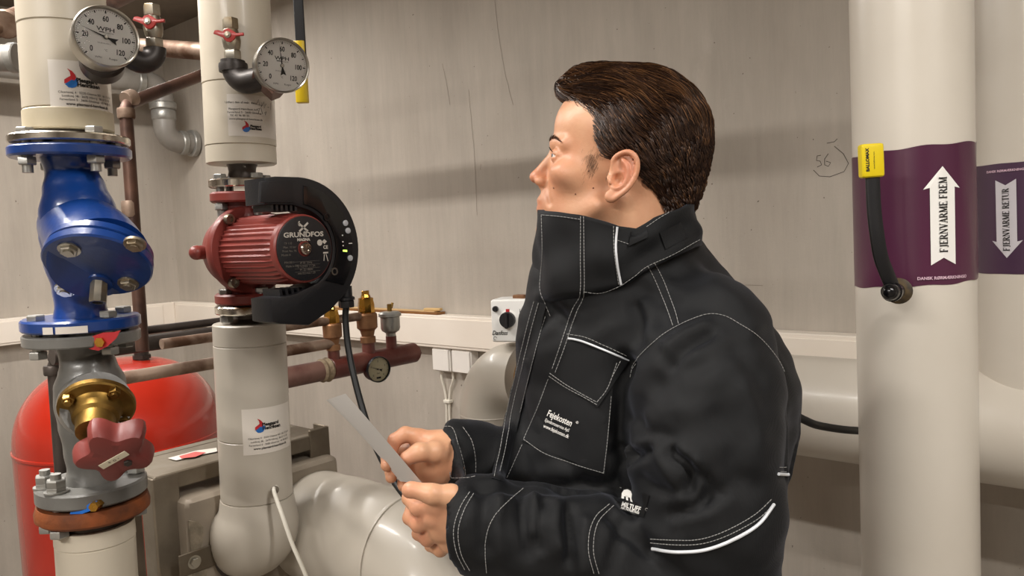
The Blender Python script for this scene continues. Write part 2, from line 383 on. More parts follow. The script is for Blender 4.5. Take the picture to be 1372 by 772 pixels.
# pencil scribble and cracks on the wall
wf = plane_fn((0, YB, 0), (1, 0, 0), (0, 0, 1), .0008)
def wuv(px, py):
    p = on_plane(px, py, (0, YB, 0), (0, -1, 0)); return p.x, p.z
mb = MB()
for pl in ([(1100, 208), (1095, 209), (1094, 215), (1099, 216), (1101, 221), (1095, 224)], [(1110, 206), (1105, 213), (1105, 221), (1110, 223), (1113, 218), (1107, 216)], [(1118, 196), (1130, 206), (1137, 219), (1131, 230), (1112, 237), (1098, 236), (1090, 228)], [(1108, 192), (1118, 190), (1122, 186)]):
    stroke(mb, wf, [wuv(*p) for p in pl], .0018)
sc_ = mb.build('pencil_scribble', M_INKG, WB, smooth=False)
mb = MB()
for pl in ([(593, 85), (600, 118), (604, 145)], [(628, 120), (632, 165), (636, 205), (638, 255), (640, 295)], [(663, 0), (668, 45), (676, 95), (690, 150)], [(982, 382), (1005, 382), (1026, 383)], [(644, 220), (644, 229)]):
    P = [wuv(*p) for p in pl]; Q = []
    for a, b in zip(P, P[1:]):
        for k in range(6): Q.append((a[0]+(b[0]-a[0])*k/6+random.uniform(-.0015, .0015), a[1]+(b[1]-a[1])*k/6))
    stroke(mb, wf, Q, .0012)
mb.build('hairline_crack', mat('crack_grey', '7f766b', .9), WB, smooth=False)
# trunking: one run along each wall with a lid joint
TT, TBt, TD = 1.6-.2965, 1.6-.2965-.122, .06
def trunk(name, lab, x0, x1, y0, y1, along):
    x0 += .002; x1 -= .002 if along == 'x' else 0; y0 += .002; y1 -= .002
    t = thing(name, lab, 'cable trunking', ((x0+x1)/2, (y0+y1)/2, TBt), 'white trunking round the room')
    mb = MB(); bxw(mb, x0, x1, y0, y1, TBt, TT, .003); mb.build('trunking_body', M_TRUNK, t)
    mb = MB()
    if along == 'x': bxw(mb, x0+.002, x1-.002, y0-.004, y0+.001, TBt+.012, TT-.012, .001)
    else: bxw(mb, x1-.001, x1+.004, y0+.002, y1-.066, TBt+.012, TT-.012, .001)
    mb.build('trunking_lid', M_TRUNK, t)
trunk('cable_trunking', 'long white cable trunking along the back wall behind the man', XL, XR, YB-TD, YB, 'x')
trunk('cable_trunking', 'short white cable trunking on the left wall behind the blue valve', XL, XL+TD, YN, YB-TD, 'y')
# ------------------------------------------------------------------ generic vertical pipe frames
class Ax:
    """a nearly vertical pipe axis through two picture points at depth Y"""
    def __init__(s, x0, y0, x1, y1, Y, sc=1):
        s.sc = sc
        s.a = at(x0, y0, Y); s.b = at(x1, y1, Y); s.d = (s.a-s.b).normalized(); s.x0, s.y0, s.x1, s.y1, s.Y = x0, y0, x1, y1, Y; s.k = Y/FPX
    def p(s, py): return at(s.x0+(s.x1-s.x0)*(py-s.y0)/(s.y1-s.y0), py, s.Y)
    def h(s, py): return (s.p(py)-s.b).dot(s.d)
    def pt(s, h): return s.b+s.d*h
    def F(s, py=None, h=None): return frame(s.p(py) if py is not None else s.pt(h), s.d, RH)
    def cyl(s, mb, ya, yb, r, r2=None, seg=40, bev=0): return cyl(mb, s.p(yb), s.p(ya), (r if r2 is None else r2)*s.sc, r*s.sc, seg, bev)
def mesh(fn, name, m, parent=None, **k):
    mb = MB(); fn(mb); return mb.build(name, m, parent, **k)
R1, R2, G1 = .0547, .0575, .89
A1 = Ax(82, 0, 131.4, 772, 1.05, .89)
A2 = Ax(314, 0, 349.6, 772, 1.28, .935)
top1 = A1.b+A1.d*((HC-A1.b.z)/A1.d.z); bot1 = A1.b+A1.d*((0-A1.b.z)/A1.d.z)
top2 = A2.b+A2.d*((HC-A2.b.z)/A2.d.z)
def insul(mb, a, b, r, seam=(), lip=.0, seg=48):
    """insulated pipe jacket from a (top) to b (bottom) with recessed seams at distances from b"""
    L = (a-b).length; F = frame(b, a-b, RH); pr = [(0, 0), (r-.003, 0), (r, .002)]
    for s_ in sorted(seam):
        pr += [(r, s_-.0012), (r-.0014, s_), (r+.0006, s_+.0012)]
    pr += [(r, L), (0, L)]; return lathe(mb, F, pr, seg)
def flame_logo(root, fn, cx, cy, s):
    mb = MB(); poly2(mb, fn, [(cx+s*x, cy+s*y) for x, y in [(-.5, -.25), (-.48, .1), (-.2, .3), (.02, .45), (-.02, .8), (-.22, 1.1), (.15, .9), (.38, .6), (.45, .3), (.3, .05), (.1, .12), (-.1, -.05), (-.3, -.2)]])
    mb.build('logo_red', M_LRED, root, smooth=False)
    mb = MB(); poly2(mb, fn, [(cx+s*x, cy+s*y) for x, y in [(-.46, -.3), (-.28, -.17), (-.1, -.03), (.1, .14), (.3, .07), (.44, .25), (.62, .1), (.6, -.2), (.4, -.5), (.1, -.62), (-.2, -.58)]])
    mb.build('logo_blue', M_LBLUE, root, smooth=False)
def sticker(parent, fn, u0, u1, v0, v1, lines, logo, name='paper_label'):
    o = mesh(lambda mb: patch(mb, lift(fn, .0006), u0, u1, v0, v1, 20, 2), name, M_PAPER, parent)
    f2 = lift(fn, .0011)
    mb = MB()
    for s, size, x, y, bold in lines: text(mb, f2, s, size, x, y, bold=bold)
    mb.build('printed_text', M_INK, o, smooth=False)
    flame_logo(o, f2, *logo); return o
# ------------------------------------------------------------------ left riser: L1
t = thing('insulated_pipe', 'beige insulated vertical pipe above the blue valve', 'pipe', top1)
hb = A1.h(178)
mesh(lambda mb: insul(mb, top1, A1.p(176), .0520, (A1.h(150)-A1.h(176), A1.h(38)-A1.h(176))), 'pipe_insulation', M_INS, t)
mesh(lambda mb: A1.cyl(mb, 150, 178, .0602, bev=.002), 'end_collar', M_INSEND, t)
mesh(lambda mb: A1.cyl(mb, 176, 186, .044), 'pipe_neck', M_DPIPE, t)
def bolts(ax, parent, py_top, py_bot, rad, angs, r=.0105, shank=.008, heads='nut', name='bolt', tips=True, m=None):
    for a in angs:
        mb = MB(); p0 = ax.pt(ax.h(py_top)); p1 = ax.pt(ax.h(py_bot)); q = (RH*math.cos(a)*rad+FH*math.sin(a)*rad)*ax.sc
        F = frame(p0+q, ax.d, RH); 
        L = (p1-p0).length
        hexa(mb, F, r, 0, .008); F2 = frame(p1+q, -ax.d, RH); hexa(mb, F2, r, 0, .010)
        if tips: cyl(mb, p1+q, p1+q-ax.d*.02, shank*.8, seg=12)
        cyl(mb, p0+q, p1+q, shank*.8, seg=10)
        mb.build(name, m or M_GALV, parent)
mesh(lambda mb: A1.cyl(mb, 184, 195, .081, bev=.002), 'steel_flange', M_CHROME, t)
fn = wrap(A1.p(127), A1.d, .0521)
sticker(t, fn, -.0195, .073, -.0255, .0345, [
    ('Plesgaard', .0070, .024, .0085, .0003), ('Henriksen', .0070, .026, .003, .0003),
    ('Cikorievej 4 · 5220 Odense SØ · 66 15 8 54', .0040, .026, -.0065, 0), ('Lunikvej 38 · 2670 Viborg · 86 67 51 00', .0040, .026, -.0110, 0),
    ('Farverland 5 · 2600 Glostrup · 43 96 00 55', .0040, .026, -.0155, 0), ('www.plesgaard-henriksen.dk', .0048, .026, -.0212, .0001)], (.0045, .009, .0140))
# blue valve
def angs4(a): return [math.radians(a+90*k) for k in range(4)]
tv = thing('strainer_valve', 'blue enamelled flanged valve with a round bolted cover', 'valve', A1.p(440))
mesh(lambda mb: A1.cyl(mb, 198.5, 213, .082, bev=.0025, seg=56), 'top_flange', M_BLUE, tv)
mesh(lambda mb: A1.cyl(mb, 424, 440, .081, bev=.0025, seg=56), 'bottom_flange', M_BLUE, tv)
bolts(A1, tv, 184, 213.5, .063, angs4(-122), r=.0115)
bolts(A1, tv, 424, 463, .063, [math.radians(a) for a in (-128, 52, -28, 142)], r=.0115, tips=False)
mb = MB(); 
n1 = (RH*.06-FH*.62-UP*.78).normalized()        # cover's outward axis
cc = at(131, 357, .970)                  # cover centre
pts = [A1.p(210), A1.p(232), A1.p(255)+RH*.004-FH*.004, A1.p(285)+RH*.010-FH*.010, A1.p(320)+RH*.012-FH*.012, A1.p(350)+RH*.006-FH*.008, A1.p(385), A1.p(408), A1.p(428)]
rs = [.037, .032, .038, .046, .048, .042, .033, .031, .034]
P = smooth_path(pts, 5)
def rr(t_): 
    x = t_*8; i = min(int(x), 7); f = x-i; f = f*f*(3-2*f); return rs[i]*(1-f)+rs[i+1]*f
tube(mb, P, 0, 40, True, rr)
# branch to the cover
bc = A1.p(300)
F = frame(cc-n1*.016, n1, RH)
d_ = (cc-n1*.02-bc)
tube(mb, smooth_path([bc-FH*.0, bc+d_*.35, bc+d_*.75, cc-n1*.012], 4), 0, 36, True, lambda q: .046+.012*q)
mb.build('valve_body', M_BLUE, tv, angle=50)
mesh(lambda mb: lathe(mb, frame(cc-n1*.026, n1, RH), [(0, 0), (.058, 0), (.0605, .002), (.061, .010), (.059, .0115), (0, .0115)], 56), 'cover_seat', M_BLUE, tv)
o = mesh(lambda mb: lathe(mb, frame(cc-n1*.013, n1, RH), [(0, 0), (.0605, 0), (.0625, .002), (.0625, .011), (.0605, .0135), (.042, .0135), (.038, .0128), (0, .0128)], 56), 'round_cover', M_BLUE, tv)
u1 = (RH-n1*RH.dot(n1)).normalized(); v1 = n1.cross(u1)
if v1.z < 0: v1 = -v1
for bx_, by_ in ((93, 333), (181, 326), (88, 387), (172, 379)):
    q = on_plane(bx_, by_, cc, n1)
    mesh(lambda mb: (hexa(mb, frame(q, n1), .0105, -.002, .007), lathe(mb, frame(q, n1), [(.0128, -.001), (.0128, .0025), (0, .0025)], 20), cyl(mb, q+n1*.006, q+n1*.009, .006, seg=12)), 'cover_bolt', M_STEEL, o)
q = on_plane(133, 378, cc, n1); nd = (n1*.7-UP*.6).normalized()
mesh(lambda mb: lathe(mb, frame(q-n1*.002, n1), [(.017, 0), (.016, .005), (0, .005)], 24), 'drain_boss', M_BLUE, o)
mesh(lambda mb: lathe(mb, frame(q, nd), [(0, 0), (.0105, 0), (.0105, .026), (.0095, .0275), (.0065, .0275), (.0065, .015), (0, .015)], 8), 'drain_plug', M_STEEL, o)
pf = wrap(A1.p(433), A1.d, .0722)
mesh(lambda mb: (patch(mb, lift(pf, .0012), -.030, .006, -.006, .003, 8, 2), patch(mb, lift(pf, .0012), -.046, -.033, -.006, .003, 4, 2)), 'paper_tag', M_PAPER, tv)
# grey stop valve with handwheel
tg = thing('stop_valve', 'grey flanged stop valve with brass bonnet and red star handwheel', 'valve', A1.p(664))
mesh(lambda mb: A1.cyl(mb, 444, 459, .080, bev=.002, seg=56), 'top_flange', M_GREY, tg)
mesh(lambda mb: A1.cyl(mb, 643, 663, .077, bev=.0025, seg=56), 'bottom_flange', M_GREY, tg)
n2 = (RH*.26-FH*.72-UP*.52).normalized()
wc = at(153, 612, .935)                 # wheel centre (front)
b0 = at(122, 540, 1.05)-FH*.0
fc = at(130, 545, .985)
mb = MB()
pts = [A1.p(452), A1.p(475), A1.p(492)+RH*.004, A1.p(515)+RH*.006, A1.p(540)+RH*.006, A1.p(570)+RH*.004, A1.p(600), A1.p(625), A1.p(652)]
rs = [.036, .030, .036, .044, .045, .040, .032, .029, .036]
tube(mb, smooth_path(pts, 5), 0, 40, True, rr)
tube(mb, smooth_path([b0+FH*.01, b0+(fc-b0)*.4, b0+(fc-b0)*.75, fc-n2*.004], 4), 0, 36, True, lambda q: .044-.002*q)
mb.build('valve_body', M_GREY, tg, angle=50)
o = mesh(lambda mb: lathe(mb, frame(fc-n2*.006, n2), [(0, 0), (.043, 0), (.045, .002), (.045, .008), (.043, .010), (.031, .011), (.029, .015), (.027, .026), (.023, .030), (.021, .050), (0, .050)], 48), 'brass_bonnet', M_BRASS, tg, angle=30)
for a in (20, 110, 200, 290):
    a = math.radians(a+18); u = frame((0, 0, 0), n2).to_3x3(); q = fc+n2*.004+u @ V3((math.cos(a)*.037, math.sin(a)*.037, 0))
    mesh(lambda mb: (hexa(mb, frame(q, n2), .0075, -.002, .007), cyl(mb, q, q+n2*.011, .0045, seg=10)), 'bonnet_bolt', M_BRASS, o)
# five-lobed hollow handwheel
Fw = frame(wc, n2, (RH+UP*.28))
def wheel(mb):
    rings = []
    def rad(a, k): 
        c = .5+.5*math.cos(5*(a-PI/2)); return (.0310+.0160*c**1.1)*k
    seg = 60; prof = [(.0, -.028), (.42, -.028), (.8, -.030), (.99, -.026), (1.02, -.018), (.97, -.004), (.90, .002), (.5, .0045), (0, .005)]
    for i, (k, h) in enumerate(prof):
        for s in range(seg):
            a = 2*PI*s/seg; r_ = rad(a, k) if k > .5 else .03*k/.5*1.0*(.9+.1*math.cos(5*(a-PI/2)))
            rings.append(Fw @ V3((r_*math.cos(a), r_*math.sin(a), h)))
    fs = [(i*seg+s, i*seg+(s+1) % seg, (i+1)*seg+(s+1) % seg, (i+1)*seg+s) for i in range(len(prof)-1) for s in range(seg)]
    mb.add(rings, fs)
ow = mesh(wheel, 'handwheel', M_WHEEL, tg, angle=28)
wfn = lambda u, v, e=0: Fw @ V3((u, v, .0062+e))
mesh(lambda mb: box(mb, Fw @ Matrix.Translation((0, 0, .0055)) @ Matrix.Rotation(.15, 4, 'Z'), (.037, .009, .0012), .0004), 'index_plate', mat('plate_cream', 'c9bfa8', .5), ow)
mesh(lambda mb: text(mb, wfn, '+ o -', .0075, 0, -.0022, .15), 'plate_print', M_INK, ow, smooth=False)
mesh(lambda mb: hexa(mb, Fw @ Matrix.Translation((.010, -.013, 0)), .005, .002, .008), 'wheel_screw', M_DPIPE, ow)
bolts(A1, tg, 642, 690, .061, [math.radians(a) for a in (-148, -110, 62, 28)], r=.0125, tips=False)
for a in (-148, -110):
    a = math.radians(a); q = A1.pt(A1.h(642))+(RH*math.cos(a)*.061+FH*math.sin(a)*.061)*G1
    mesh(lambda mb: (hexa(mb, frame(q+A1.d*.006, A1.d), .0125, 0, .011), cyl(mb, q+A1.d*.014, q+A1.d*.024, .0065, seg=12), lathe(mb, frame(q, A1.d), [(.015, 0), (.015, .002), (0, .002)], 20)), 'flange_nut', M_GALV, tg)
# small drain plugs with tags
q = wrap(A1.p(452), A1.d, .071)(.024, 0)
mesh(lambda mb: cyl(mb, q+FH*.01, q-FH*.012, .0065, seg=6), 'brass_plug', M_BRASSB, tg)
pt_ = plane_fn(q-FH*.009, RH, UP)
mesh(lambda mb: prism(mb, frame(q-FH*.006, -FH, RH), [(-.016, -.008), (-.004, -.011), (.008, -.006), (.020, .004), (.026, .014), (.018, .012), (.004, .012), (-.010, .008)], 0, .002), 'red_tag', M_LRED, tg)
q2 = wrap(A1.p(657), A1.d, .0686)(.005, 0)
mesh(lambda mb: cyl(mb, q2+FH*.012, q2-FH*.012, .0062, seg=6), 'brass_plug', M_BRASSB, tg)
mesh(lambda mb: prism(mb, frame(q2-FH*.004, -FH, RH), [(.002, .006), (-.006, .004), (-.018, -.003), (-.032, -.005), (-.036, -.014), (-.031, -.020), (-.028, -.012), (-.024, -.010), (-.022, -.020), (-.018, -.021), (-.018, -.010), (-.006, -.006), (.004, -.004)], 0, .0018), 'blue_tag', mat('tag_blue', '1b6fd0', .4), tg)
tr = thing('insulated_pipe', 'white insulated pipe with a rusty flange below the red star handwheel', 'pipe', bot1)
mesh(lambda mb: lathe(mb, frame(A1.p(688), A1.d), [(0, 0), (.066, 0), (.0705, .004), (.071, .012), (.068, .022), (.0, .024)], 56), 'rusty_flange', M_RUST, tr)
mesh(lambda mb: insul(mb, A1.p(700), bot1, .0498, (A1.h(722)-(bot1-A1.b).dot(A1.d),)), 'pipe_insulation', M_INS, tr)
mesh(lambda mb: A1.cyl(mb, 686, 702, .048), 'pipe_neck', M_DPIPE, tr)
# ------------------------------------------------------------------ gauges
def dial_gauge(name, label, c, n, r, needle, parts_col=M_STAIN, dial=M_DIAL, small=False, roll=0):
    n = V3(n).normalized(); t = thing(name, label, 'gauge', c); ups = (UP-n*UP.dot(n)).normalized(); x = ups.cross(n).normalized()
    rm = Matrix.Rotation(roll, 3, n); ups = rm @ ups; x = rm @ x
    F = frame(c, n, x)
    mesh(lambda mb: lathe(mb, F, [(0, -.030*r/.04), (r*.93, -.030*r/.04), (r*.95, -.004), (r*1.0, -.003), (r, .0035), (r*.965, .0055), (r*.93, .004), (r*.915, .0005), (r*.915, -.002), (0, -.002)], 56), 'gauge_case', parts_col, t, angle=30)
    fn = plane_fn(c, x, ups, 0)
    d = mesh(lambda mb: lathe(mb, F, [(r*.915, -.0018), (r*.915, -.0012), (0, -.0012)], 48), 'dial_face', dial, t)
    f2 = lift(fn, -.0008); mb = MB()
    lo, hi = math.radians(225), math.radians(-45)
    nt_ = 60 if not small else 40
    for k in range(nt_+1):
        a = lo+(hi-lo)*k/nt_; big = k % 5 == 0; r0 = r*(.80 if big else .84); wd = r*(.036 if big else .013)
        stroke(mb, f2, [(r0*math.cos(a), r0*math.sin(a)), (r*.875*math.cos(a), r*.875*math.sin(a))], wd)
        if big and k % 10 == 0 and not small:
            a2 = a; stroke(mb, f2, [(r*.78*math.cos(a), r*.78*math.sin(a)), (r*.82*math.cos(a), r*.82*math.sin(a))], r*.045)
    if not small:
        for k, s in enumerate(('0', '20', '40', '60', '80', '100', '120')):
            a = lo+(hi-lo)*k/6; text(mb, f2, s, r*.25, r*.60*math.cos(a), r*.60*math.sin(a)-r*.08, sx=.74, bold=.00022)
        text(mb, f2, 'WPH', r*.19, 0, r*.20, sx=1.25, bold=.0001)
        text(mb, f2, 'TERMOMETER', r*.05, r*.08, r*.13); text(mb, f2, 'DN 80 KLASSE 2', r*.055, -r*.05, -r*.22); text(mb, f2, 'WPH', r*.09, -r*.22, -r*.70); text(mb, f2, 'Rueger', r*.09, r*.22, -r*.70)
        text(mb, f2, '°C', r*.09, 0, -r*.45)
        stroke(mb, f2, [(-r*.2, r*.16), (-r*.05, r*.16)], r*.03)
    else:
        for k, s in enumerate(('0', '1', '2', '3', '4')):
            a = lo+(hi-lo)*k/4; text(mb, f2, s, r*.22, r*.62*math.cos(a), r*.62*math.sin(a)-r*.07)
        text(mb, f2, 'bar', r*.2, 0, -r*.36); patch(mb, f2, -r*.18, r*.2, -r*.72, -r*.58, 1, 1)
        for q in arc(0, 0, r*.86, math.radians(165), math.radians(150), 2): stroke(mb, f2, [(q[0]-.001, q[1]), (q[0]+.001, q[1])], r*.1)
    mb.build('dial_print', M_INK, d, smooth=False)
    a = math.radians(needle); f3 = lift(fn, .0004)
    mesh(lambda mb: (poly2(mb, f3, [(x_*math.cos(a)-y_*math.sin(a), x_*math.sin(a)+y_*math.cos(a)) for x_, y_ in ((r*.80, 0), (-.1*r, r*.03), (-r*.36, r*.11), (-r*.30, 0), (-r*.36, -r*.11), (-.1*r, -r*.03))]), lathe(mb, F, [(r*.07, 0), (r*.07, .0018), (r*.03, .0022), (0, .0022)], 16)), 'needle', M_INK, t, smooth=False)
    mesh(lambda mb: lathe(mb, F, [(r*.06, .0012), (r*.06, .0026), (r*.035, .0028), (0, .0028)], 16), 'needle_hub', M_STAIN, t)
    mesh(lambda mb: lathe(mb, F, [(0, .0030), (r*.925, .0030), (r*.925, .0038), (0, .0038)], 40), 'gauge_glass', M_GLASS, t)
    return t
def ball_lever(root, c, s, lever_m=M_LEVER, off=0):
    """small vertical nickel nipple with a red butterfly lever on its front; c at the lever hub"""
    s, s0 = s*.56, s*.80
    mesh(lambda mb, s=s0: (hexa(mb, frame(c+FH*.012+UP*.012*s, UP), .013*s, 0, .018*s), hexa(mb, frame(c+FH*.012-UP*.038*s, UP), .014*s, 0, .016*s), lathe(mb, frame(c+FH*.012-UP*.024*s, UP), [(.010*s, 0), (.0135*s, .008*s), (.015*s, .018*s), (.0135*s, .028*s), (.011*s, .036*s)], 24)), 'ball_valve', M_STEEL, root)
    mb = MB(); F = frame(c, -FH, RH)
    pl = [(-.034, .004), (-.030, .0115), (-.022, .012), (-.012, .008), (-.007, .013), (.003, .0145), (.012, .009), (.020, .003), (.036, .004), (.036, -.003), (.018, -.004), (.012, -.012), (.004, -.017), (-.005, -.015), (-.012, -.006), (-.024, .0)]
    prism(mb, F, [(x*s, y*s) for x, y in pl], -.002, .004*s, .001); h = mb.build('butterfly_lever', lever_m, root, angle=40)
    mesh(lambda mb: (lathe(mb, frame(c-FH*.003*s, -FH), [(.0075*s, 0), (.0075*s, .004*s), (.004*s, .005*s), (0, .005*s)], 20), hexa(mb, frame(c-FH*.006*s, -FH), .0045*s, 0, .004*s)), 'lever_screw', M_STEEL, h)
XW = V3((1, 0, 0)); YW = V3((0, 1, 0))
g1 = at(142, 50, .955)
nn = (EYE-g1).normalized()
t1 = dial_gauge('thermometer', 'larger round thermometer in front of the top of the left riser, needle near 30', g1, nn+RH*.30+UP*.30, .0370, 162, roll=-.08)
fc1 = at(199, 29, 1.0)
ball_lever(t1, fc1, 1.0)
mesh(lambda mb: cyl(mb, g1+FH*.03+RH*-.02-UP*.015, g1+FH*.055+RH*-.035-UP*.02, .026, seg=28, bev=.003), 'gauge_socket', M_DPIPE, t1)
mesh(lambda mb: tube(mb, bend(fc1+FH*.012-UP*.03, fc1+FH*.012-UP*.068, g1+FH*.03+RH*.005-UP*.01, .018), .0135, 20), 'elbow_fitting', mat('dark_malleable', '35302d', .45, .5, bump=.2), t1)
g2 = at(378, 88, 1.16); nn = (EYE-g2).normalized()
t2 = dial_gauge('thermometer', 'smaller round thermometer on an elbow fitting by the second riser, needle near 57', g2, nn+RH*.28+UP*.10, .0390, 98, roll=-.05)
fc2 = at(306, 47, 1.20)
ball_lever(t2, fc2, 1.15)
mesh(lambda mb: (tube(mb, bend(fc2+FH*.012-UP*.035, fc2+FH*.012-UP*.072-RH*.002, g2+FH*.02-RH*.02-UP*.01, .030), .018, 22), lathe(mb, frame(fc2+FH*.012-UP*.044, UP), [(.021, -.008), (.0215, 0), (.021, .004), (.0, .004)], 24)), 'elbow_fitting', MATS['dark_malleable'], t2)
q = fc2+FH*.012-UP*.072+RH*.036
mesh(lambda mb: (cyl(mb, g2+FH*.028-RH*.028-UP*.014, g2+FH*.028-RH*.012-UP*.030, .021, seg=6), cyl(mb, g2+FH*.03-RH*.045-UP*.002, g2+FH*.03-RH*.034-UP*.006, .021, seg=24)), 'union_nut', M_BPIPE, t2)
# ------------------------------------------------------------------ second riser L2
t = thing('insulated_pipe', 'beige insulated vertical pipe above the red pump', 'pipe', top2)
b2 = A2.p(221)
mesh(lambda mb: insul(mb, top2, b2, .0545, (A2.h(197)-A2.h(221), A2.h(115)-A2.h(221))), 'pipe_insulation', M_INS, t)
mesh(lambda mb: lathe(mb, frame(A2.p(243), A2.d), [(.028, 0), (.023, .006), (.021, .015), (.022, .022), (.026, .030), (0, .030)], 32), 'pipe_neck', M_DPIPE, t)
mesh(lambda mb: A2.cyl(mb, 241, 252, .056, bev=.002), 'steel_flange', M_CHROME, t)
fn = wrap(A2.p(161), A2.d, .0546)
sticker(t, fn, -.0178, .078, -.032, .032, [
    ('Udført den af mdr. dato ____', .0048, .008, .018, 0), ('Plesgaard Henriksen A/S', .0044, .006, .008, 0), ('Farverland 5 · 2600 Glostrup', .0044, .008, .003, 0), ('Tlf. 43 96 00 55', .0044, 0, -.002, 0), ('www.plesgaard-henriksen.dk', .0044, .010, -.007, 0),
    ('Plesgaard', .0046, .0235, -.0175, .0003), ('Henriksen', .0046, .0235, -.0215, .0003)], (.008, -.0195, .0105))
mb = MB(); f2 = lift(fn, .0012)
for pl in ([(.026, .018), (.030, .026), (.031, .017), (.035, .022), (.034, .015), (.040, .024), (.040, .014), (.044, .021)], [(.047, .016), (.051, .0165)], [(.056, .024), (.055, .013)], [(.026, .010), (.031, .013), (.028, .003)], [(.033, .014), (.036, .004)], [(.040, .006), (.044, .009), (.041, .003)]): stroke(mb, f2, pl, .0007)
mb.build('handwriting', M_INK, t, smooth=False)
# pump
M_ = math.radians
tp = thing('circulation_pump', 'red circulation pump with ribbed motor and black horseshoe control box', 'pump', A2.p(405))
def oval(mb, ax, ya, yb, a, b, bev=.002):
    F = frame(ax.p(yb), ax.d, YW); L = (ax.p(ya)-ax.p(yb)).length
    prism(mb, F, arc(0, 0, a, 0, 2*PI-2*PI/40, 39, b), 0, L, bev)
mesh(lambda mb: A2.cyl(mb, 258, 272, .055, bev=.003), 'upper_flange', M_PUMPC, tp)
mesh(lambda mb: A2.cyl(mb, 392, 406, .055, bev=.003), 'lower_flange', M_PUMPC, tp)
bolts(A2, tp, 241, 273, .043, [M_(a) for a in (-130, -40, 50, 140)], r=.0105)
bolts(A2, tp, 391, 420, .043, [M_(a) for a in (-130, -40, 50, 140)], r=.0105, tips=False)
cm = at(408, 333, 1.155)                       # motor face centre
c0 = V3((A2.p(335).x, A2.p(335).y, A2.p(335).z)); 
ax0 = V3((c0.x, cm.y, cm.z+.0))                # motor axis start near the riser's plane
mb = MB(); pts = [A2.p(262), A2.p(285), A2.p(310), A2.p(335), A2.p(360), A2.p(385), A2.p(400)]
rs = [.034, .034, .046, .052, .046, .034, .034, .034, .034]
def rr6(t_):
    x = t_*6; i = min(int(x), 5); f = x-i; f = f*f*(3-2*f); return rs[i]*(1-f)+rs[i+1]*f
tube(mb, smooth_path(pts, 5), 0, 36, True, rr6)
vc = c0.lerp(ax0, .6)
lathe(mb, frame(vc-XW*.050, XW), [(0, 0), (.028, .002), (.047, .012), (.057, .028), (.060, .045), (.060, .062), (.070, .064), (.0715, .068), (.0715, .078), (.069, .081), (.0, .081)], 56)
cyl(mb, vc-XW*.015-YW*.070, vc-XW*.015-YW*.04, .011, seg=20, bev=.003)
sph(mb, vc-XW*.015-YW*.070, .0115)
mb.build('pump_housing', M_PUMP, tp, angle=40)
for a in (128, 52, 232, 308):
    a = M_(a); q = vc+XW*.031+YW*math.cos(a)*.0625+UP*math.sin(a)*.0625
    mesh(lambda mb: lathe(mb, frame(q, XW), [(0, -.002), (.0078, -.002), (.0085, 0), (.0085, .006), (.0072, .0085), (.0045, .0085), (.0045, .004), (0, .004)], 20), 'socket_screw', M_STEEL, tp)
# ribbed motor along +x
mc = V3((cm.x, cm.y, cm.z)); x0 = vc.x+.026; Lm = mc.x-x0
def ribbed(mb):
    seg = 120; prof = [(.0525, 0), (.0525, .004), (.0518, Lm*.25), (.0515, Lm*.8), (.0505, Lm-.012), (.0505, Lm-.003), (.0485, Lm)]
    vs = []
    for i, (r, h) in enumerate(prof):
        for k in range(seg):
            a = 2*PI*k/seg; rb = (.0021 if (k % 3 == 0) else (-.0012 if k % 3 == 1 else -.0012)) if 0 < i < 4 else 0
            vs.append(V3((x0+h, mc.y+(r+rb)*math.cos(a), mc.z+(r+rb)*math.sin(a))))
    fs = [(i*seg+k, i*seg+(k+1) % seg, (i+1)*seg+(k+1) % seg, (i+1)*seg+k) for i in range(len(prof)-1) for k in range(seg)]
    fs.append(tuple(6*seg+k for k in range(seg))); mb.add(vs, fs)
mo = mesh(ribbed, 'ribbed_motor', M_PUMPC, tp, angle=25)
Ff = frame(mc, XW, YW)
pl = mesh(lambda mb: lathe(mb, Ff, [(.0475, -.002), (.0475, .0012), (.0465, .0016), (.012, .0016), (.0115, -.0005), (0, -.0005)], 56), 'name_plate', M_BLACK, mo)
ff = plane_fn(mc, YW, UP, .0020)
mesh(lambda mb: (lathe(mb, Ff, [(0, 0), (.0085, 0), (.0092, .001), (.0092, .005), (.0075, .0068), (.004, .0068), (.004, .0055), (0, .0055)], 24), box(mb, Ff @ Matrix.Translation((0, 0, .0062)), (.013, .0016, .001))), 'vent_screw', M_CHROME, pl)
mb = MB()
text(mb, ff, 'GRUNDFOS', .0098, -.001, .0172, sx=1.32, bold=.0003); text(mb, ff, 'MAGNA', .0055, -.002, .0112, sx=1.1, bold=.0003)
for s in (1, -1):
    stroke(mb, ff, [(-.001+s*(-.0085+.0), .0375), (-.001+s*-.002, .0325), (-.001+s*.003, .0285), (-.001+s*.0075, .0250)], .0030)
stroke(mb, ff, arc(-.006, .0365, .0032, M_(100), M_(260), 8), .0018); stroke(mb, ff, arc(.0015, .0268, .003, M_(220), M_(360), 8), .0016)
mb.add([ff(*p) for p in arc(.026, .0075, .0046, 0, 2*PI*23/24, 23)], [tuple(range(24))])
poly2(mb, ff, [(.0345, .0125), (.039, .0088), (.0345, .005), (.030, .0088)][::-1]); text(mb, ff, 'CE', .007, .036, -.002, bold=.0002)
stroke(mb, ff, [(.031, -.008), (.040, -.008)], .0022); stroke(mb, ff, [(.033, -.010), (.0315, -.020)], .0012); stroke(mb, ff, [(.036, -.010), (.039, -.021)], .0012)
mb.build('plate_print', mat('plate_silver', 'bdb7ad', .5), pl, smooth=False)
mb = MB()
for i, s in enumerate(('TF 110', 'Max. 10 bar', 'Prod. No. 96', 'Model A', '', 'P/N 0511', 'Made in DK')): text(mb, ff, s, .0045, -.041+.002*abs(i-3), .007-.0055*i, align='LEFT')
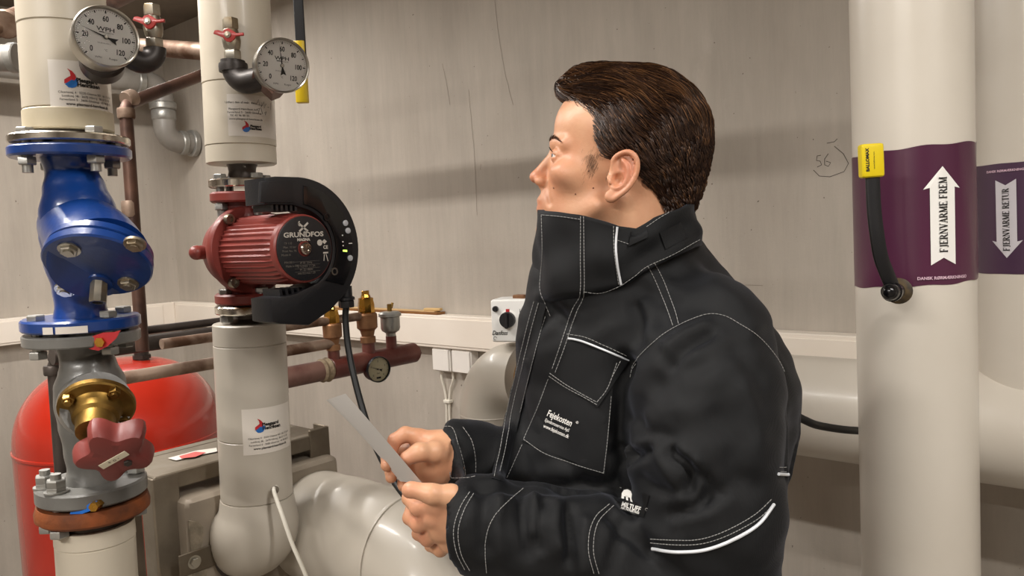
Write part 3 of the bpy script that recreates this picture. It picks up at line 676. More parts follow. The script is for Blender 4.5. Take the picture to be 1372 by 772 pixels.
for i in range(4): text(mb, ff, ['IP 44  50Hz', 'U 1x230V  I 1.3A', 'P1 25-180W', 'min 0.2 max 1.25'][i], .0044, 0, -.0225-.005*i)
for yy in (-.019, -.024, -.029, -.034): stroke(mb, ff, [(-.02, yy), (.024, yy)], .0003)
mb.build('plate_small_print', mat('print_dim', '6d665e', .5), pl, smooth=False)
# horseshoe control box in the plane of the motor's face
Fb = frame(V3((mc.x-.070, mc.y, mc.z)), XW, YW)
outer = [(-.050, .1035), (-.030, .106)]+arc(.006, 0, .106, M_(88), M_(20), 14)+arc(.006, 0, .106, M_(16), M_(-44), 12)+[(.050, -.098), (.010, -.116), (-.040, -.108), (-.052, -.104), (-.052, -.070), (-.010, -.066)]
inner = arc(0, 0, .0605, M_(-62), M_(75), 22)+[(-.004, .064), (-.050, .066)]
cb = mesh(lambda mb: prism(mb, Fb, outer+inner, 0, .056, .004), 'control_box', M_BLACK, tp, angle=28)
mesh(lambda mb: prism(mb, Fb, arc(.004, 0, .094, M_(84), M_(-40), 24)+arc(0, 0, .066, M_(-50), M_(80), 22), .0555, .0580, .001), 'box_cover', M_BLACK2, cb)
mesh(lambda mb: prism(mb, Fb, [(-.060, .068), (-.004, .068), (-.004, .100), (-.056, .098)], .050, .0575, .002), 'terminal_cover', M_BLACK, cb)
for k in range(6):
    mesh(lambda mb: prism(mb, Fb, [(-.040+k*.008, .056), (-.036+k*.008, .056), (-.036+k*.008, .072), (-.040+k*.008, .072)], .005, .052), 'cooling_fin', M_BLACK, cb)
    mesh(lambda mb: prism(mb, Fb, [(-.034+k*.010, -.058), (-.030+k*.010, -.058), (-.027+k*.010, -.078), (-.032+k*.010, -.078)], .005, .050), 'cooling_fin', M_BLACK, cb)
f3 = plane_fn(V3((mc.x-.070+.0585, mc.y, mc.z)), YW, UP)
for y_, z_ in ((.086, .036), (.090, .024), (.091, -.019)):
    mesh(lambda mb: lathe(mb, frame(f3(y_, z_), XW), [(.0046, -.001), (.0046, .001), (.003, .0016), (0, .0016)], 20), 'control_button', mat('button_silver', 'c3c7cc', .3, .3), cb)
mb = MB()
for z_ in (.016, .006, .000): poly2(mb, f3, [(.078, z_), (.080, z_), (.080, z_+.002), (.078, z_+.002)])
stroke(mb, f3, [(.090, .004), (.097, .004)], .0012)
mb.build('panel_print', M_LWHITE, cb, smooth=False)
mesh(lambda mb: mb.add([f3(*p) for p in ((.078, -.008), (.086, -.009), (.086, -.006), (.078, -.0055))], [(0, 1, 2, 3)]), 'status_light', mat('status_green', (.55, .9, .1, 1), .4, emit=2.5), cb)
for y_, z_ in ((.052, .046), (.060, -.038)):
    mesh(lambda mb: lathe(mb, frame(f3(y_, z_), XW), [(.006, -.002), (.006, .0006), (.004, .0006), (.0035, -.001), (0, -.001)], 18), 'cover_screw', M_BLACK2 if z_ > 0 else M_STEEL, cb)
gl = at(463, 392, 1.24)
mesh(lambda mb: (hexa(mb, frame(gl-UP*.024, UP), .0125, 0, .012), lathe(mb, frame(gl-UP*.012, UP), [(.014, 0), (.014, .004), (.0105, .006), (.0105, .022), (0, .022)], 20)), 'cable_gland', M_BLACK, tp)
cbl = smooth_path([gl-UP*.02, at(463, 430, 1.24), at(468, 475, 1.23), at(482, 535, 1.2), at(500, 590, 1.17), at(525, 640, 1.13), at(552, 676, 1.10), at(575, 700, 1.15), at(600, 760, 1.25)], 8)
mesh(lambda mb: tube(mb, cbl, .0052, 12), 'mains_cable', M_RUB, tp)
# lower part of L2: flange, insulated leg and its bend into the panel
t = thing('insulated_pipe', 'beige insulated pipe bend below the red pump', 'pipe', A2.p(700))
mesh(lambda mb: A2.cyl(mb, 408, 419, .056, bev=.002), 'steel_flange', M_CHROME, t)
mesh(lambda mb: lathe(mb, frame(A2.p(436), A2.d), [(.034, 0), (.030, .006), (.022, .012), (.022, .022), (0, .022)], 32), 'pipe_neck', M_DPIPE, t)
jt = A2.p(432); jb = A2.p(664)
def legp(mb):
    L = (jt-jb).length; sm = sorted([A2.h(460)-A2.h(664), A2.h(583)-A2.h(664)])
    pr = [(R2-.0015, 0), (R2, .002)]
    for s_ in sm: pr += [(R2, s_-.0012), (R2-.0014, s_), (R2, s_+.0012)]
    pr += [(R2, L-.002), (R2-.002, L), (0, L)]; lathe(mb, frame(jb, A2.d, RH), pr, 48)
mesh(legp, 'pipe_insulation', M_INS2, t)
bd = A2.p(700)
EX = bd-XW*.30
def elb(mb):
    P = bend(jb, A2.pt(A2.h(733)), A2.pt(A2.h(733))-XW*.115, .07, 14); tube(mb, P, .0, 48, True, lambda q: R2+.001+.013*math.sin(PI*min(1, q*1.15)))
mesh(elb, 'bend_cover', M_INS2, t)
ce = A2.pt(A2.h(735))
mesh(lambda mb: cyl(mb, ce-XW*.20, ce-XW*.10, .027, seg=28), 'bare_pipe', M_RPIPE, t)
lw = at(368, 657, 1.225)
mesh(lambda mb: tube(mb, smooth_path([lw+FH*.01+UP*.002, lw-FH*.004, at(378, 690, 1.20), at(392, 730, 1.19), at(410, 772, 1.19), at(430, 830, 1.2)], 6), .0032, 10), 'sensor_wire', M_WCABLE, t)
mesh(lambda mb: lathe(mb, frame(lw+FH*.004, -FH), [(.006, 0), (.0065, .003), (.004, .004), (0, .004)], 14), 'wire_entry', mat('entry_dark', '6b6256', .8), t)
fn = wrap(A2.p(568), A2.d, R2)
sticker(t, fn, -.018, .072, -.037, .037, [
    ('Plesgaard', .0075, .026, .008, .0003), ('Henriksen', .0075, .028, .002, .0003),
    ('Cikorievej 4 · 5220 Odense SØ · 66 15 8 54', .0041, .027, -.012, 0), ('Lunikvej 38 · 2670 Viborg · 86 67 51 00', .0041, .027, -.0175, 0),
    ('Farverland 5 · 2600 Glostrup · 43 96 00 55', .0041, .027, -.023, 0), ('www.plesgaard-henriksen.dk', .0050, .027, -.029, .0001)], (.008, .006, .0135))
# ------------------------------------------------------------------ heat exchanger frame and panel
fr = thing('heat_exchanger', 'steel-framed insulated heat exchanger behind the pump riser', 'heat exchanger', (at(195, 640, 1.30).x, at(195, 640, 1.30).y, 0))
f0 = at(206, 640, 1.22); zt = f0.z; fx = f0.x; fy0 = f0.y
fy1 = fy0+.62
# find far end so that it lands at px 437
for s in range(200):
    yy = fy0+.004*s
    if to_px((fx, yy, zt))[0] > 436: fy1 = yy; break
print('frame', fx, fy0, fy1, zt, 'bend', A2.pt(A2.h(735)))
def bar(y0, y1, x0, x1, z0, z1, nm='frame_bar'):
    return mesh(lambda mb: bxw(mb, x0, x1, y0, y1, z0, z1, .002), nm, M_FRAME, fr)
bar(fy0, fy1, fx-.045, fx, zt-.004, zt, 'top_rail'); bar(fy0, fy1, fx-.004, fx+.0005, zt-.028, zt, 'top_rail_flange')
bar(fy0-.004, fy0+.040, fx-.004, fx+.001, 0, zt-.002, 'post'); bar(fy0-.004, fy0, fx-.045, fx-.002, 0, zt-.002, 'post_flange')
bar(fy1-.040, fy1+.002, fx-.004, fx+.003, 0, zt+.01, 'post'); bar(fy1, fy1+.004, fx-.045, fx+.003, 0, zt+.01, 'post_flange')
bar(fy0, fy1, fx-.15, fx-.125, zt-.004, zt, 'top_rail')
bar(fy0, fy0+.004, fx-.15, fx, zt-.040, zt-.002, 'cross_rail')
bar(fy1-.004, fy1, fx-.15, fx, zt-.040, zt-.002, 'cross_rail')
bar(fy0, fy0+.04, fx-.15, fx-.146, 0, zt, 'post'); bar(fy1-.04, fy1, fx-.15, fx-.146, 0, zt, 'post')
pnl = mesh(lambda mb: box(mb, Matrix.Translation((fx-.036, (fy0+fy1)/2+.018, (zt-.05)/2+.02)), (.132, fy1-fy0-.03, zt-.075), .016, 3), 'insulation_block', M_PANEL, fr)
px_ = fx+.030
fe = plane_fn((px_+.0015, 0, 0), YW, UP)
def edge_foam(mb):
    random.seed(3); n = 26; y0 = fy0+.052; z0 = zt-.075
    pl = [(y0-.016, z0)]+[(y0+random.uniform(-.004, .006)+.006*math.sin(k), z0-.006-k*.012) for k in range(n)]+[(y0-.016, z0-n*.012)]
    prism(mb, frame((px_-.001, 0, 0), XW, YW), [(a, b) for a, b in pl], 0, .004)
mesh(edge_foam, 'foam_edge', M_FOAM, fr)
pc = V3((px_+.001, ce.y, ce.z))
pq = plane_fn(pc, YW, UP)
mesh(lambda mb: lathe(mb, frame(pc-XW*.02, XW), [(.062, 0), (.0635, .021), (.058, .0225), (.056, .018), (.056, 0)], 40, caps=False), 'opening_rim', M_DPIPE, fr)
mesh(lambda mb: lathe(mb, frame(pc-XW*.015, XW), [(.057, .0165), (0, .0165)], 32), 'opening', mat('opening_dark', '1c1815', .9), fr)
cs = mesh(lambda mb: box(mb, frame((px_+.004, ce.y-.080, ce.z+.004), XW, YW), (.085, .036, .003), .001), 'clamp_strap', M_FRAME, fr)
mesh(lambda mb: (lathe(mb, frame((px_+.005, ce.y-.098, ce.z+.004), XW), [(.011, 0), (.011, .0015), (0, .0015)], 24), hexa(mb, frame((px_+.006, ce.y-.098, ce.z+.004), XW), .0075, 0, .005)), 'strap_bolt', M_STEEL, cs)
# papers lying on the rail
for (a, b, c_, d, m_, nm) in ((238, 270, 612, 0, M_LRED, 'red'), ):
    pass
ptop = lambda px, py: on_plane(px, py, (0, 0, zt+.0012), (0, 0, 1))
tagp = MB(); tagp.add([ptop(*p) for p in ((225, 614), (262, 604), (290, 600), (291, 605), (262, 611), (236, 617))], [(0, 1, 2, 3, 4, 5)])
tag(tagp.build('paper_slip', M_PAPER, smooth=False), 'white paper slip lying on the steel frame rail', 'paper slip')
tagp = MB(); tagp.add([ptop(*p)+UP*.001 for p in ((240, 612), (262, 606), (276, 607), (262, 613), (243, 615))], [(0, 1, 2, 3, 4)])
tag(tagp.build('paper_slip', mat('slip_red', 'b8504a', .6), smooth=False), 'small red paper slip on the white slip by the tank', 'paper slip')
# top plate of the frame (paper slips lie on it)
mesh(lambda mb: bxw(mb, fx-.150, fx-.002, fy0+.004, fy1-.004, zt-.006, zt-.001), 'top_plate', M_FRAME, fr)
# big insulated pipe from the panel toward the right
hp0 = on_plane(404, 728, (fx+.02, 0, 0), XW)
def find_y(px, z, x):
    best = None
    for s in range(400):
        y = .2+.004*s; q = to_px((x, y, z))
        if best is None or abs(q[0]-px) < best[0]: best = (abs(q[0]-px), y)
    return best[1]
zc = 1.6-.455-.070; xs_ = fx+.01
yc = find_y(400, zc, xs_)+.03
t = thing('insulated_pipe', 'wide pale insulated pipe running under the paper and hands', 'pipe', (xs_, yc, zc))
def bigp(mb):
    P = bend((fx-.02, yc, zc), (xs_+.38, yc, zc), (xs_+.38, yc-.02, 0.02), .14, 14); 
    n = len(P); Q = []
    for a, b in zip(P, P[1:]):
        m = max(1, int((b-a).length/.02))
        for k in range(m): Q.append(a.lerp(b, k/m))
    Q.append(P[-1])
    tube(mb, Q, 0, 56, True, lambda q: .100)
    # dents of the wrapped jacket
    for i, v in enumerate(mb.v):
        v = V3(v); d = V3((v.x, yc, zc)); 
        k = math.sin(v.x*34+2*math.sin(v.z*15))*math.sin(v.y*19+v.x*21)*.0022
        n_ = (v-V3((min(v.x, xs_+.5), yc, zc))).normalized(); mb.v[i] = tuple(v+n_*k)
mesh(bigp, 'pipe_insulation', M_INS2, t, angle=60)
jx = xs_+.26
mesh(lambda mb: lathe(mb, frame((jx, yc, zc), XW), [(.1018, 0), (.1022, .003), (.1016, .006)], 56), 'jacket_seam', M_INS2, t)
# ------------------------------------------------------------------ red expansion vessel
vy = 2.25; vr = .275; vx = 170
vb = at(vx, 650, vy); 
vtop = at(vx, 481, vy).z
tv_ = thing('expansion_tank', 'large red domed expansion tank standing behind the left riser', 'tank', (vb.x, vb.y, 0))
sh = at(vx, 585, vy).z
def tank(mb):
    pr = [(0, .06), (vr*.6, .07), (vr*.9, .12), (vr, .2), (vr, sh-.004), (vr+.0025, sh-.002), (vr+.0025, sh+.004), (vr-.001, sh+.006)]
    H = vtop-sh-.006
    for k in range(1, 15):
        a = PI/2*k/14; pr.append((vr*math.cos(a)**.72 if k < 14 else 0, sh+.006+H*math.sin(a)))
    lathe(mb, Matrix.Translation((vb.x, vb.y, 0)), pr, 72)
mesh(tank, 'tank_shell', M_RED, tv_, angle=50)
for k in range(3):
    a = 2*PI*k/3+.5; q = V3((vb.x+math.cos(a)*vr*.7, vb.y+math.sin(a)*vr*.7, 0))
    mesh(lambda mb: cyl(mb, q, q+UP*.14, .02, seg=12), 'tank_foot', M_RED, tv_)
q = at(190, 480, vy)
mesh(lambda mb: (cyl(mb, V3((q.x, q.y, vtop-.012)), V3((q.x, q.y, vtop+.035)), .020, seg=20), lathe(mb, frame((q.x, q.y, vtop+.0), UP), [(.027, 0), (.027, .01), (0, .01)], 6)), 'tank_connection', M_DPIPE, tv_)
# ------------------------------------------------------------------ thin pipes behind the risers
def pipe_thing(label, pts, r, m, R=.03, collars=(), name='steel_pipe', cm_=None, seg=20):
    P = [V3(pts[0])]
    for i in range(1, len(pts)-1):
        b_ = bend(P[-1], pts[i], pts[i+1], R, 8); P += b_[1:-1]
    P.append(V3(pts[-1])); t = thing(name, label, 'pipe', pts[0])
    mesh(lambda mb: tube(mb, P, r, seg), 'pipe_run', m, t)
    for c, d, rr_, l in collars:
        c = V3(c); d = V3(d).normalized()
        mesh(lambda mb: lathe(mb, frame(c-d*l/2, d), [(0, 0), (rr_*.93, 0), (rr_, l*.15), (rr_, l*.85), (rr_*.93, l), (0, l)], 24), 'pipe_collar', cm_ or m, t)
    return t
# vertical brown pipe with its elbow toward the riser
Yv = 1.55
e0 = at(168, 140, Yv); vbt = at(188, 452, Yv); far = at(280, 98, 1.75)
pipe_thing('brown vertical pipe with an elbow, left of the pump riser', [at(330, 78, 1.95), e0, at(191, 470, Yv)], .0125, M_BPIPE, .03,
    [(at(169, 152, Yv), UP, .0165, .02), (at(174.5, 280, Yv), UP, .0160, .032), (at(174, 132, 1.56), far-e0, .0165, .022)], cm_=M_RPIPE)
pipe_thing('rust-spotted horizontal pipe at the top behind the red lever', [at(150, 60, 1.45), at(300, 71, 1.34)], .0148, M_RPIPE)
pipe_thing('pale pink-brown pipe end at the top left corner', [at(-30, 40, 1.2), at(4, 33, 1.2), at(70, 6, 1.45), V3((at(70, 6, 1.45).x, at(70, 6, 1.45).y, HC))], .0175, M_RPIPE, .02, [(at(8, 32, 1.2), at(60, 10, 1.4)-at(4, 33, 1.2), .021, .012)])
# drain pipe: horizontal, down, elbow into the wall
pipe_thing('grey drain pipe stub with an end cap by the left frame edge', [at(-30, 78, 1.5), at(24, 78, 1.5)], .0250, M_PVC, .03, [(at(20, 78, 1.5), RH, .028, .016)], 'drain_pipe', M_GALV)
dc = at(222, 190, 3.95); dt = V3((dc.x, dc.y, at(218, 112, 3.95).z))
t = pipe_thing('grey drain pipe with socket elbows going into the wall corner', [dt-YW*1.6, dt, dc, V3((dc.x, YB, dc.z))], .053, M_PVC, .075,
    [(dt-YW*.11, YW, .062, .035), (dt-UP*.11, UP, .064, .035), (dt-UP*.155, UP, .058, .05), (dc+YW*.085, YW, .061, .03), (V3((dc.x, YB-.02, dc.z)), YW, .068, .03)], 'drain_pipe', M_GALV, 28)
# iron pipe run low behind the risers
iY = 1.62
a_ = at(140, 468, iY); b_ = a_+YW*.9
t = pipe_thing('dark iron pipe running low behind the pump riser', [V3((at(71, 640, iY).x, at(71, 640, iY).y, 0)), at(72, 484, iY), at(150, 466, iY)], .0135, M_DPIPE, .02, [(at(71, 496, iY), UP, .018, .02), (at(77, 480, iY), RH+UP*.6, .018, .02)])
y1 = find_y(300, a_.z, a_.x)
pipe_thing('thicker dark iron pipe sloping above the red tank', [a_-YW*.1, V3((a_.x, y1+.2, a_.z))], .0175, M_DPIPE)
pipe_thing('thin dark iron pipe over the thicker one', [a_-YW*.05+UP*.026+XW*-.02, V3((a_.x-.02, y1+.2, a_.z+.026))], .009, M_DPIPE)
q = at(190, 470, 1.66)
# manifold with safety valves
ma = at(385, 506, 1.60); 
mbp = V3((ma.x, find_y(556, ma.z, ma.x), ma.z))
tm = thing('safety_manifold', 'dark red horizontal pipe manifold with relief valves left of the paper', 'manifold', ma)
def on_m(px, dz=0):
    y = find_y(px, ma.z, ma.x); return V3((ma.x, y, ma.z+dz))
mr = .0235
mesh(lambda mb: (cyl(mb, on_m(440), mbp, mr, seg=32, bev=.004),), 'manifold_pipe', M_MANI, tm)
mesh(lambda mb: cyl(mb, ma-YW*.10, on_m(432), mr*.94, seg=32), 'supply_pipe', M_MANI2, tm)
mesh(lambda mb: lathe(mb, frame(on_m(428), YW), [(mr*.9, 0), (mr*1.1, .006), (mr*1.02, .012), (mr*1.15, .02), (mr*.9, .028)], 24), 'hemp_joint', M_HEMP, tm)
mesh(lambda mb: cyl(mb, mbp-YW*.012, mbp+YW*.004, mr*.8, seg=8), 'end_plug', M_MANI2, tm)
def relief(px, h, s, nm='relief_valve'):
    b = on_m(px, mr*.6); k = s
    o = mesh(lambda mb: lathe(mb, frame(b, UP), [(0, 0), (.014*k, 0), (.014*k, .030*k), (.0, .031*k)], 24), 'valve_stub', M_MANI, tm)
    o = mesh(lambda mb: lathe(mb, frame(b+UP*.028*k, UP), [(0, 0), (.0165*k, 0), (.0165*k, .012*k), (.013*k, .014*k), (.016*k, .026*k), (.022*k, .032*k), (.0225*k, .060*k), (.020*k, .064*k), (0, .064*k)], 28), nm, M_BRONZE, tm, angle=30)
    mesh(lambda mb: (lathe(mb, frame(b+UP*.090*k, UP), [(0, 0), (.017*k, 0), (.018*k, .003), (.018*k, .020*k), (.016*k, .030*k), (.0165*k, .034*k), (.011*k, .036*k), (.009*k, .042*k), (0, .043*k)], 8),), 'brass_cap', M_BRASSB, o, angle=25)
    mesh(lambda mb: box(mb, frame(b+UP*.134*k, UP, YW), (.018*k, .005, .012*k), .001), 'test_lug', M_BRASSB, o)
    return b
rb1 = relief(449, 0, .92); rb2 = relief(494, 0, 1.05)
b = on_m(526, mr*.6)
mesh(lambda mb: lathe(mb, frame(b, UP), [(0, 0), (.0125, 0), (.0125, .035), (0, .036)], 20), 'valve_stub', M_MANI, tm)
o = mesh(lambda mb: lathe(mb, frame(b+UP*.034, UP), [(0, 0), (.0115, 0), (.0115, .008), (.020, .014), (.0225, .020), (.0225, .046), (.0265, .048), (.0265, .054), (.021, .058), (0, .060)], 28), 'air_vent', M_GALV, tm, angle=30)
mesh(lambda mb: (cyl(mb, b+UP*.092, b+UP*.110, .0055, seg=12), cyl(mb, b+UP*.100+YW*.006, b+UP*.112+YW*.010, .003, seg=8)), 'vent_stem', M_BRASS, o)
gm = on_m(498)+XW*.040+UP*-.014
gm = at(507, 495, (gm).dot(FH)-.0)
mg_ = mesh(lambda mb: cyl(mb, on_m(498)+UP*-.010, gm-(XW*1.0-FH*.25).normalized()*.018, .008, seg=16), 'gauge_stem', M_BRASS, tm)
dial_gauge('pressure_gauge', 'small black-cased pressure gauge on the dark red manifold', gm, XW*1.0-FH*.25, .0295, 160, M_BLACK, M_DIAL2, True)
# the two thin pipes feeding the relief valves
for dz, px_end, lab, r_ in ((.105, 486, 'upper dusty brown pipe entering the taller relief valve', .0095), (.060, 446, 'lower dusty brown pipe entering the first relief valve', .0115)):
    e = on_m(px_end, dz*.92 if dz < .1 else dz)
    pipe_thing(lab, [e-YW*.45+XW*0, e], r_, M_RPIPE)
oh = at(395, -110, 1.6)
# hand lever hanging at the top (black bar, yellow grip)
hy = 1.45
th_ = thing('hand_lever', 'black lever bar with a long yellow grip hanging at the top', 'valve handle', at(399, -20, hy))
mesh(lambda mb: box(mb, frame(at(400, 8, hy), at(397, -60, hy)-at(404, 60, hy), RH), (.0175, .006, .24), .001), 'lever_bar', M_BLACK, th_)
mesh(lambda mb: (lambda F, h: prism(mb, F, [(-.0105, -.006), (-.007, -.0085), (.007, -.0085), (.0105, -.006), (.0105, .006), (.007, .0085), (-.007, .0085), (-.0105, .006)], 0, h, .0015))(frame(at(405.5, 138, hy), at(397, -60, hy)-at(404, 60, hy), RH), .110), 'yellow_grip', M_YEL2, th_)
mesh(lambda mb: (cyl(mb, at(395, -90, hy), V3((oh.x, oh.y, 2.275)), .010, seg=16),), 'lever_hub', M_STEEL, th_)
tB = thing('steel_pipe', 'thin overhead pipe added out of view to shade the back wall, carrying the yellow-gripped lever', 'pipe', oh)  # unseen pipe, added to throw the shadow band on the back wall; holds the lever
mesh(lambda mb: cyl(mb, V3((oh.x-1.0, oh.y, 2.262)), V3((oh.x+.12, oh.y, 2.262)), .024, seg=24), 'pipe_run', M_BPIPE, tB)
for q_ in (-.9, .08): mesh(lambda mb: (cyl(mb, V3((oh.x+q_, oh.y, 2.262)), V3((oh.x+q_, oh.y, HC)), .004, seg=8),), 'pipe_hanger', M_STEEL, tB)
# wooden strip lying on the trunking
p0 = on_plane(455, 411, (0, 0, TT), UP); 
ws = thing('wooden_strip', 'thin wooden strip lying on the white trunking behind the relief valves', 'wooden strip', (on_plane(500, 412, (0, YB-.03, 0), YW).x, YB-.03, TT))
x0_ = on_plane(440, 412, (0, YB-.045, 0), YW).x; x1_ = on_plane(588, 416, (0, YB-.045, 0), YW).x
mesh(lambda mb: bxw(mb, x0_, x1_, YB-.055, YB-.012, TT, TT+.009, .001), 'strip', M_WOOD, ws)
mesh(lambda mb: bxw(mb, x0_, x1_-.02, YB-.050, YB-.018, TT+.009, TT+.013, .001), 'strip_lining', mat('pale_wood', 'c9a878', .6), ws)
xk = on_plane(577, 410, (0, YB-.045, 0), YW).x
tag(mesh(lambda mb: (box(mb, frame((xk, YB-.034, TT+.018), UP, V3((1, .2, -.2))), (.075, .020, .010), .002),), 'wood_block', mat('block_wood', 'd3b077', .6)), 'small pale wooden wedge on the end of the strip', 'wood block')
# ------------------------------------------------------------------ junction boxes and cables on the back wall
def box_at(px0, py0, px1, py1, lab, th=.045):
    a = on_plane(px0, py0, (0, YB-th, 0), YW); b = on_plane(px1, py1, (0, YB-th, 0), YW)
    t = thing('junction_box', lab, 'junction box', ((a.x+b.x)/2, YB, b.z), 'junction boxes under the trunking')
    mesh(lambda mb: bxw(mb, a.x, b.x, YB-th, YB, b.z, TBt, .004), 'box_base', M_JBOX, t)
    mesh(lambda mb: bxw(mb, a.x+.003, b.x-.003, YB-th-.006, YB-th+.002, b.z+.003, TBt-.006, .002), 'box_lid', M_JBOX, t); return a, b
j1 = box_at(579, 463, 603.5, 499, 'white junction box under the trunking, the left one of the pair')
j2 = box_at(605, 464, 632, 502, 'white junction box under the trunking, beside the grey pipe elbow')
for px0, px1, lab in ((591, 598, 'white cable hanging from the left junction box'), (606, 602, 'white cable hanging from the junction box by the grey elbow')):
    P = [on_plane(px0, 497, (0, YB-.02, 0), YW), on_plane(px0+1, 508, (0, YB-.02, 0), YW), on_plane((px0+px1*2)/3, 522, (0, YB-.012, 0), YW), on_plane(px1, 540, (0, YB-.012, 0), YW), on_plane(px1+1, 580, (0, YB-.012, 0), YW), on_plane(px1+6, 700, (0, YB-.012, 0), YW)]
    tag(mesh(lambda mb: tube(mb, smooth_path(P, 6), .0042, 10), 'white_cable', M_WCABLE), lab, 'cable', 'cables under the junction boxes')
q = on_plane(600, 538, (0, YB-.016, 0), YW)
tag(mesh(lambda mb: bxw(mb, q.x-.018, q.x+.014, q.y-.008, q.y+.016, q.z-.006, q.z+.006, .002), 'cable_clip', M_WCABLE), 'white clip holding the two hanging cables together', 'cable clip')
# ------------------------------------------------------------------ grey elbow pipe and actuator near the chest
gY = 1.72; er = .072
c1 = at(668, 500, gY)
t = thing('insulated_pipe', 'grey insulated pipe elbow with a cut open end beside the jacket', 'pipe', (c1.x, c1.y, .0))
ct = V3((c1.x-.025, c1.y, c1.z))
def gelb(mb):
    P = bend((ct.x, ct.y, .02), ct, ct+XW*.105, .085, 16); tube(mb, P, er, 44, False); 
    # cut end: thick rim
    e = P[-1]; lathe(mb, frame(e, -XW), [(er, 0), (er*.60, 0), (er*.60, .05)], 44, caps=False)
mesh(gelb, 'pipe_insulation', M_INS2, t, angle=50)
e = ct+XW*.105
mesh(lambda mb: lathe(mb, frame(e-XW*.03, XW), [(.020, 0), (.0425, 0), (.0425, .040), (.040, .043), (.0, .043)], 40), 'cork_sleeve', M_CORK, t)
mesh(lambda mb: cyl(mb, e-XW*.02, e+XW*.25, .024, seg=24), 'bare_pipe', M_BRONZE, t)
sf = wrap((ct.x, ct.y, at(650, 560, gY).z), UP, er)
mesh(lambda mb: lathe(mb, frame((ct.x, ct.y, at(650, 556, gY).z), UP), [(er+.0004, 0), (er+.0012, .001), (er+.0004, .003)], 44), 'jacket_seam', M_INS2, t)
# actuator: white box standing on the pipe, face toward +x side of the room
aY = 1.62
ac = at(684, 430, aY); nA = (-FH*.92-XW*.12+YW*0).normalized(); nA = (-FH+RH*-.30).normalized(); xA = UP.cross(nA).normalized()
ta = thing('valve_actuator', 'white valve actuator box with a black rotary knob behind the collar', 'actuator', at(690, 458, aY))
FA = frame(ac+nA*0, nA, xA)
mesh(lambda mb: box(mb, FA @ Matrix.Translation((.010, 0, -.035)), (.104, .090, .075), .007, 3), 'actuator_body', M_WHITE, ta)
fa = plane_fn(ac+nA*.0031, xA, UP)
kc = (-.004, .003)
mesh(lambda mb: lathe(mb, frame(fa(*kc), nA), [(0, -.001), (.0205, -.001), (.0205, .0006), (.0195, .001), (0, .001)], 36), 'knob_ring', M_LWHITE, ta)
kb = mesh(lambda mb: (lathe(mb, frame(fa(*kc), nA), [(0, 0), (.0165, 0), (.0165, .010), (.0155, .012), (0, .012)], 36), box(mb, frame(fa(*kc)+nA*.012, nA, xA), (.008, .034, .012), .002)), 'rotary_knob', M_BLACK, ta)
mesh(lambda mb: prism(mb, frame(fa(kc[0], kc[1]+.019), nA, xA), [(-.004, -.003), (.004, -.003), (.004, .003), (-.004, .003)], 0, .0012), 'red_mark', M_LRED, ta)
mesh(lambda mb: lathe(mb, frame(fa(-.030, .026), nA), [(0, 0), (.006, 0), (.006, .006), (.0045, .008), (0, .008)], 20), 'small_button', M_BLACK, ta)
mb = MB(); text(mb, fa, 'Danfoss', .013, -.024, -.029, shear=.35, sx=.8, bold=.0002); text(mb, fa, '1', .010, .022, .018)
stroke(mb, fa, arc(-.034, -.036, .0035, 0, 5, 10), .0008); mb.build('face_print', M_INK, ta, smooth=False)
mesh(lambda mb: bxw(mb, ac.x-.010, ac.x+.022, ac.y+.02, ac.y+.04, ac.z+.042, ac.z+.052, .002), 'brass_stud', M_BRONZE, ta)
mesh(lambda mb: cyl(mb, V3((ac.x+.02, ac.y+.04, c1.z+.02)), V3((ac.x+.02, ac.y+.04, ac.z-.03)), .018, seg=20), 'actuator_neck', M_BRASS, ta)
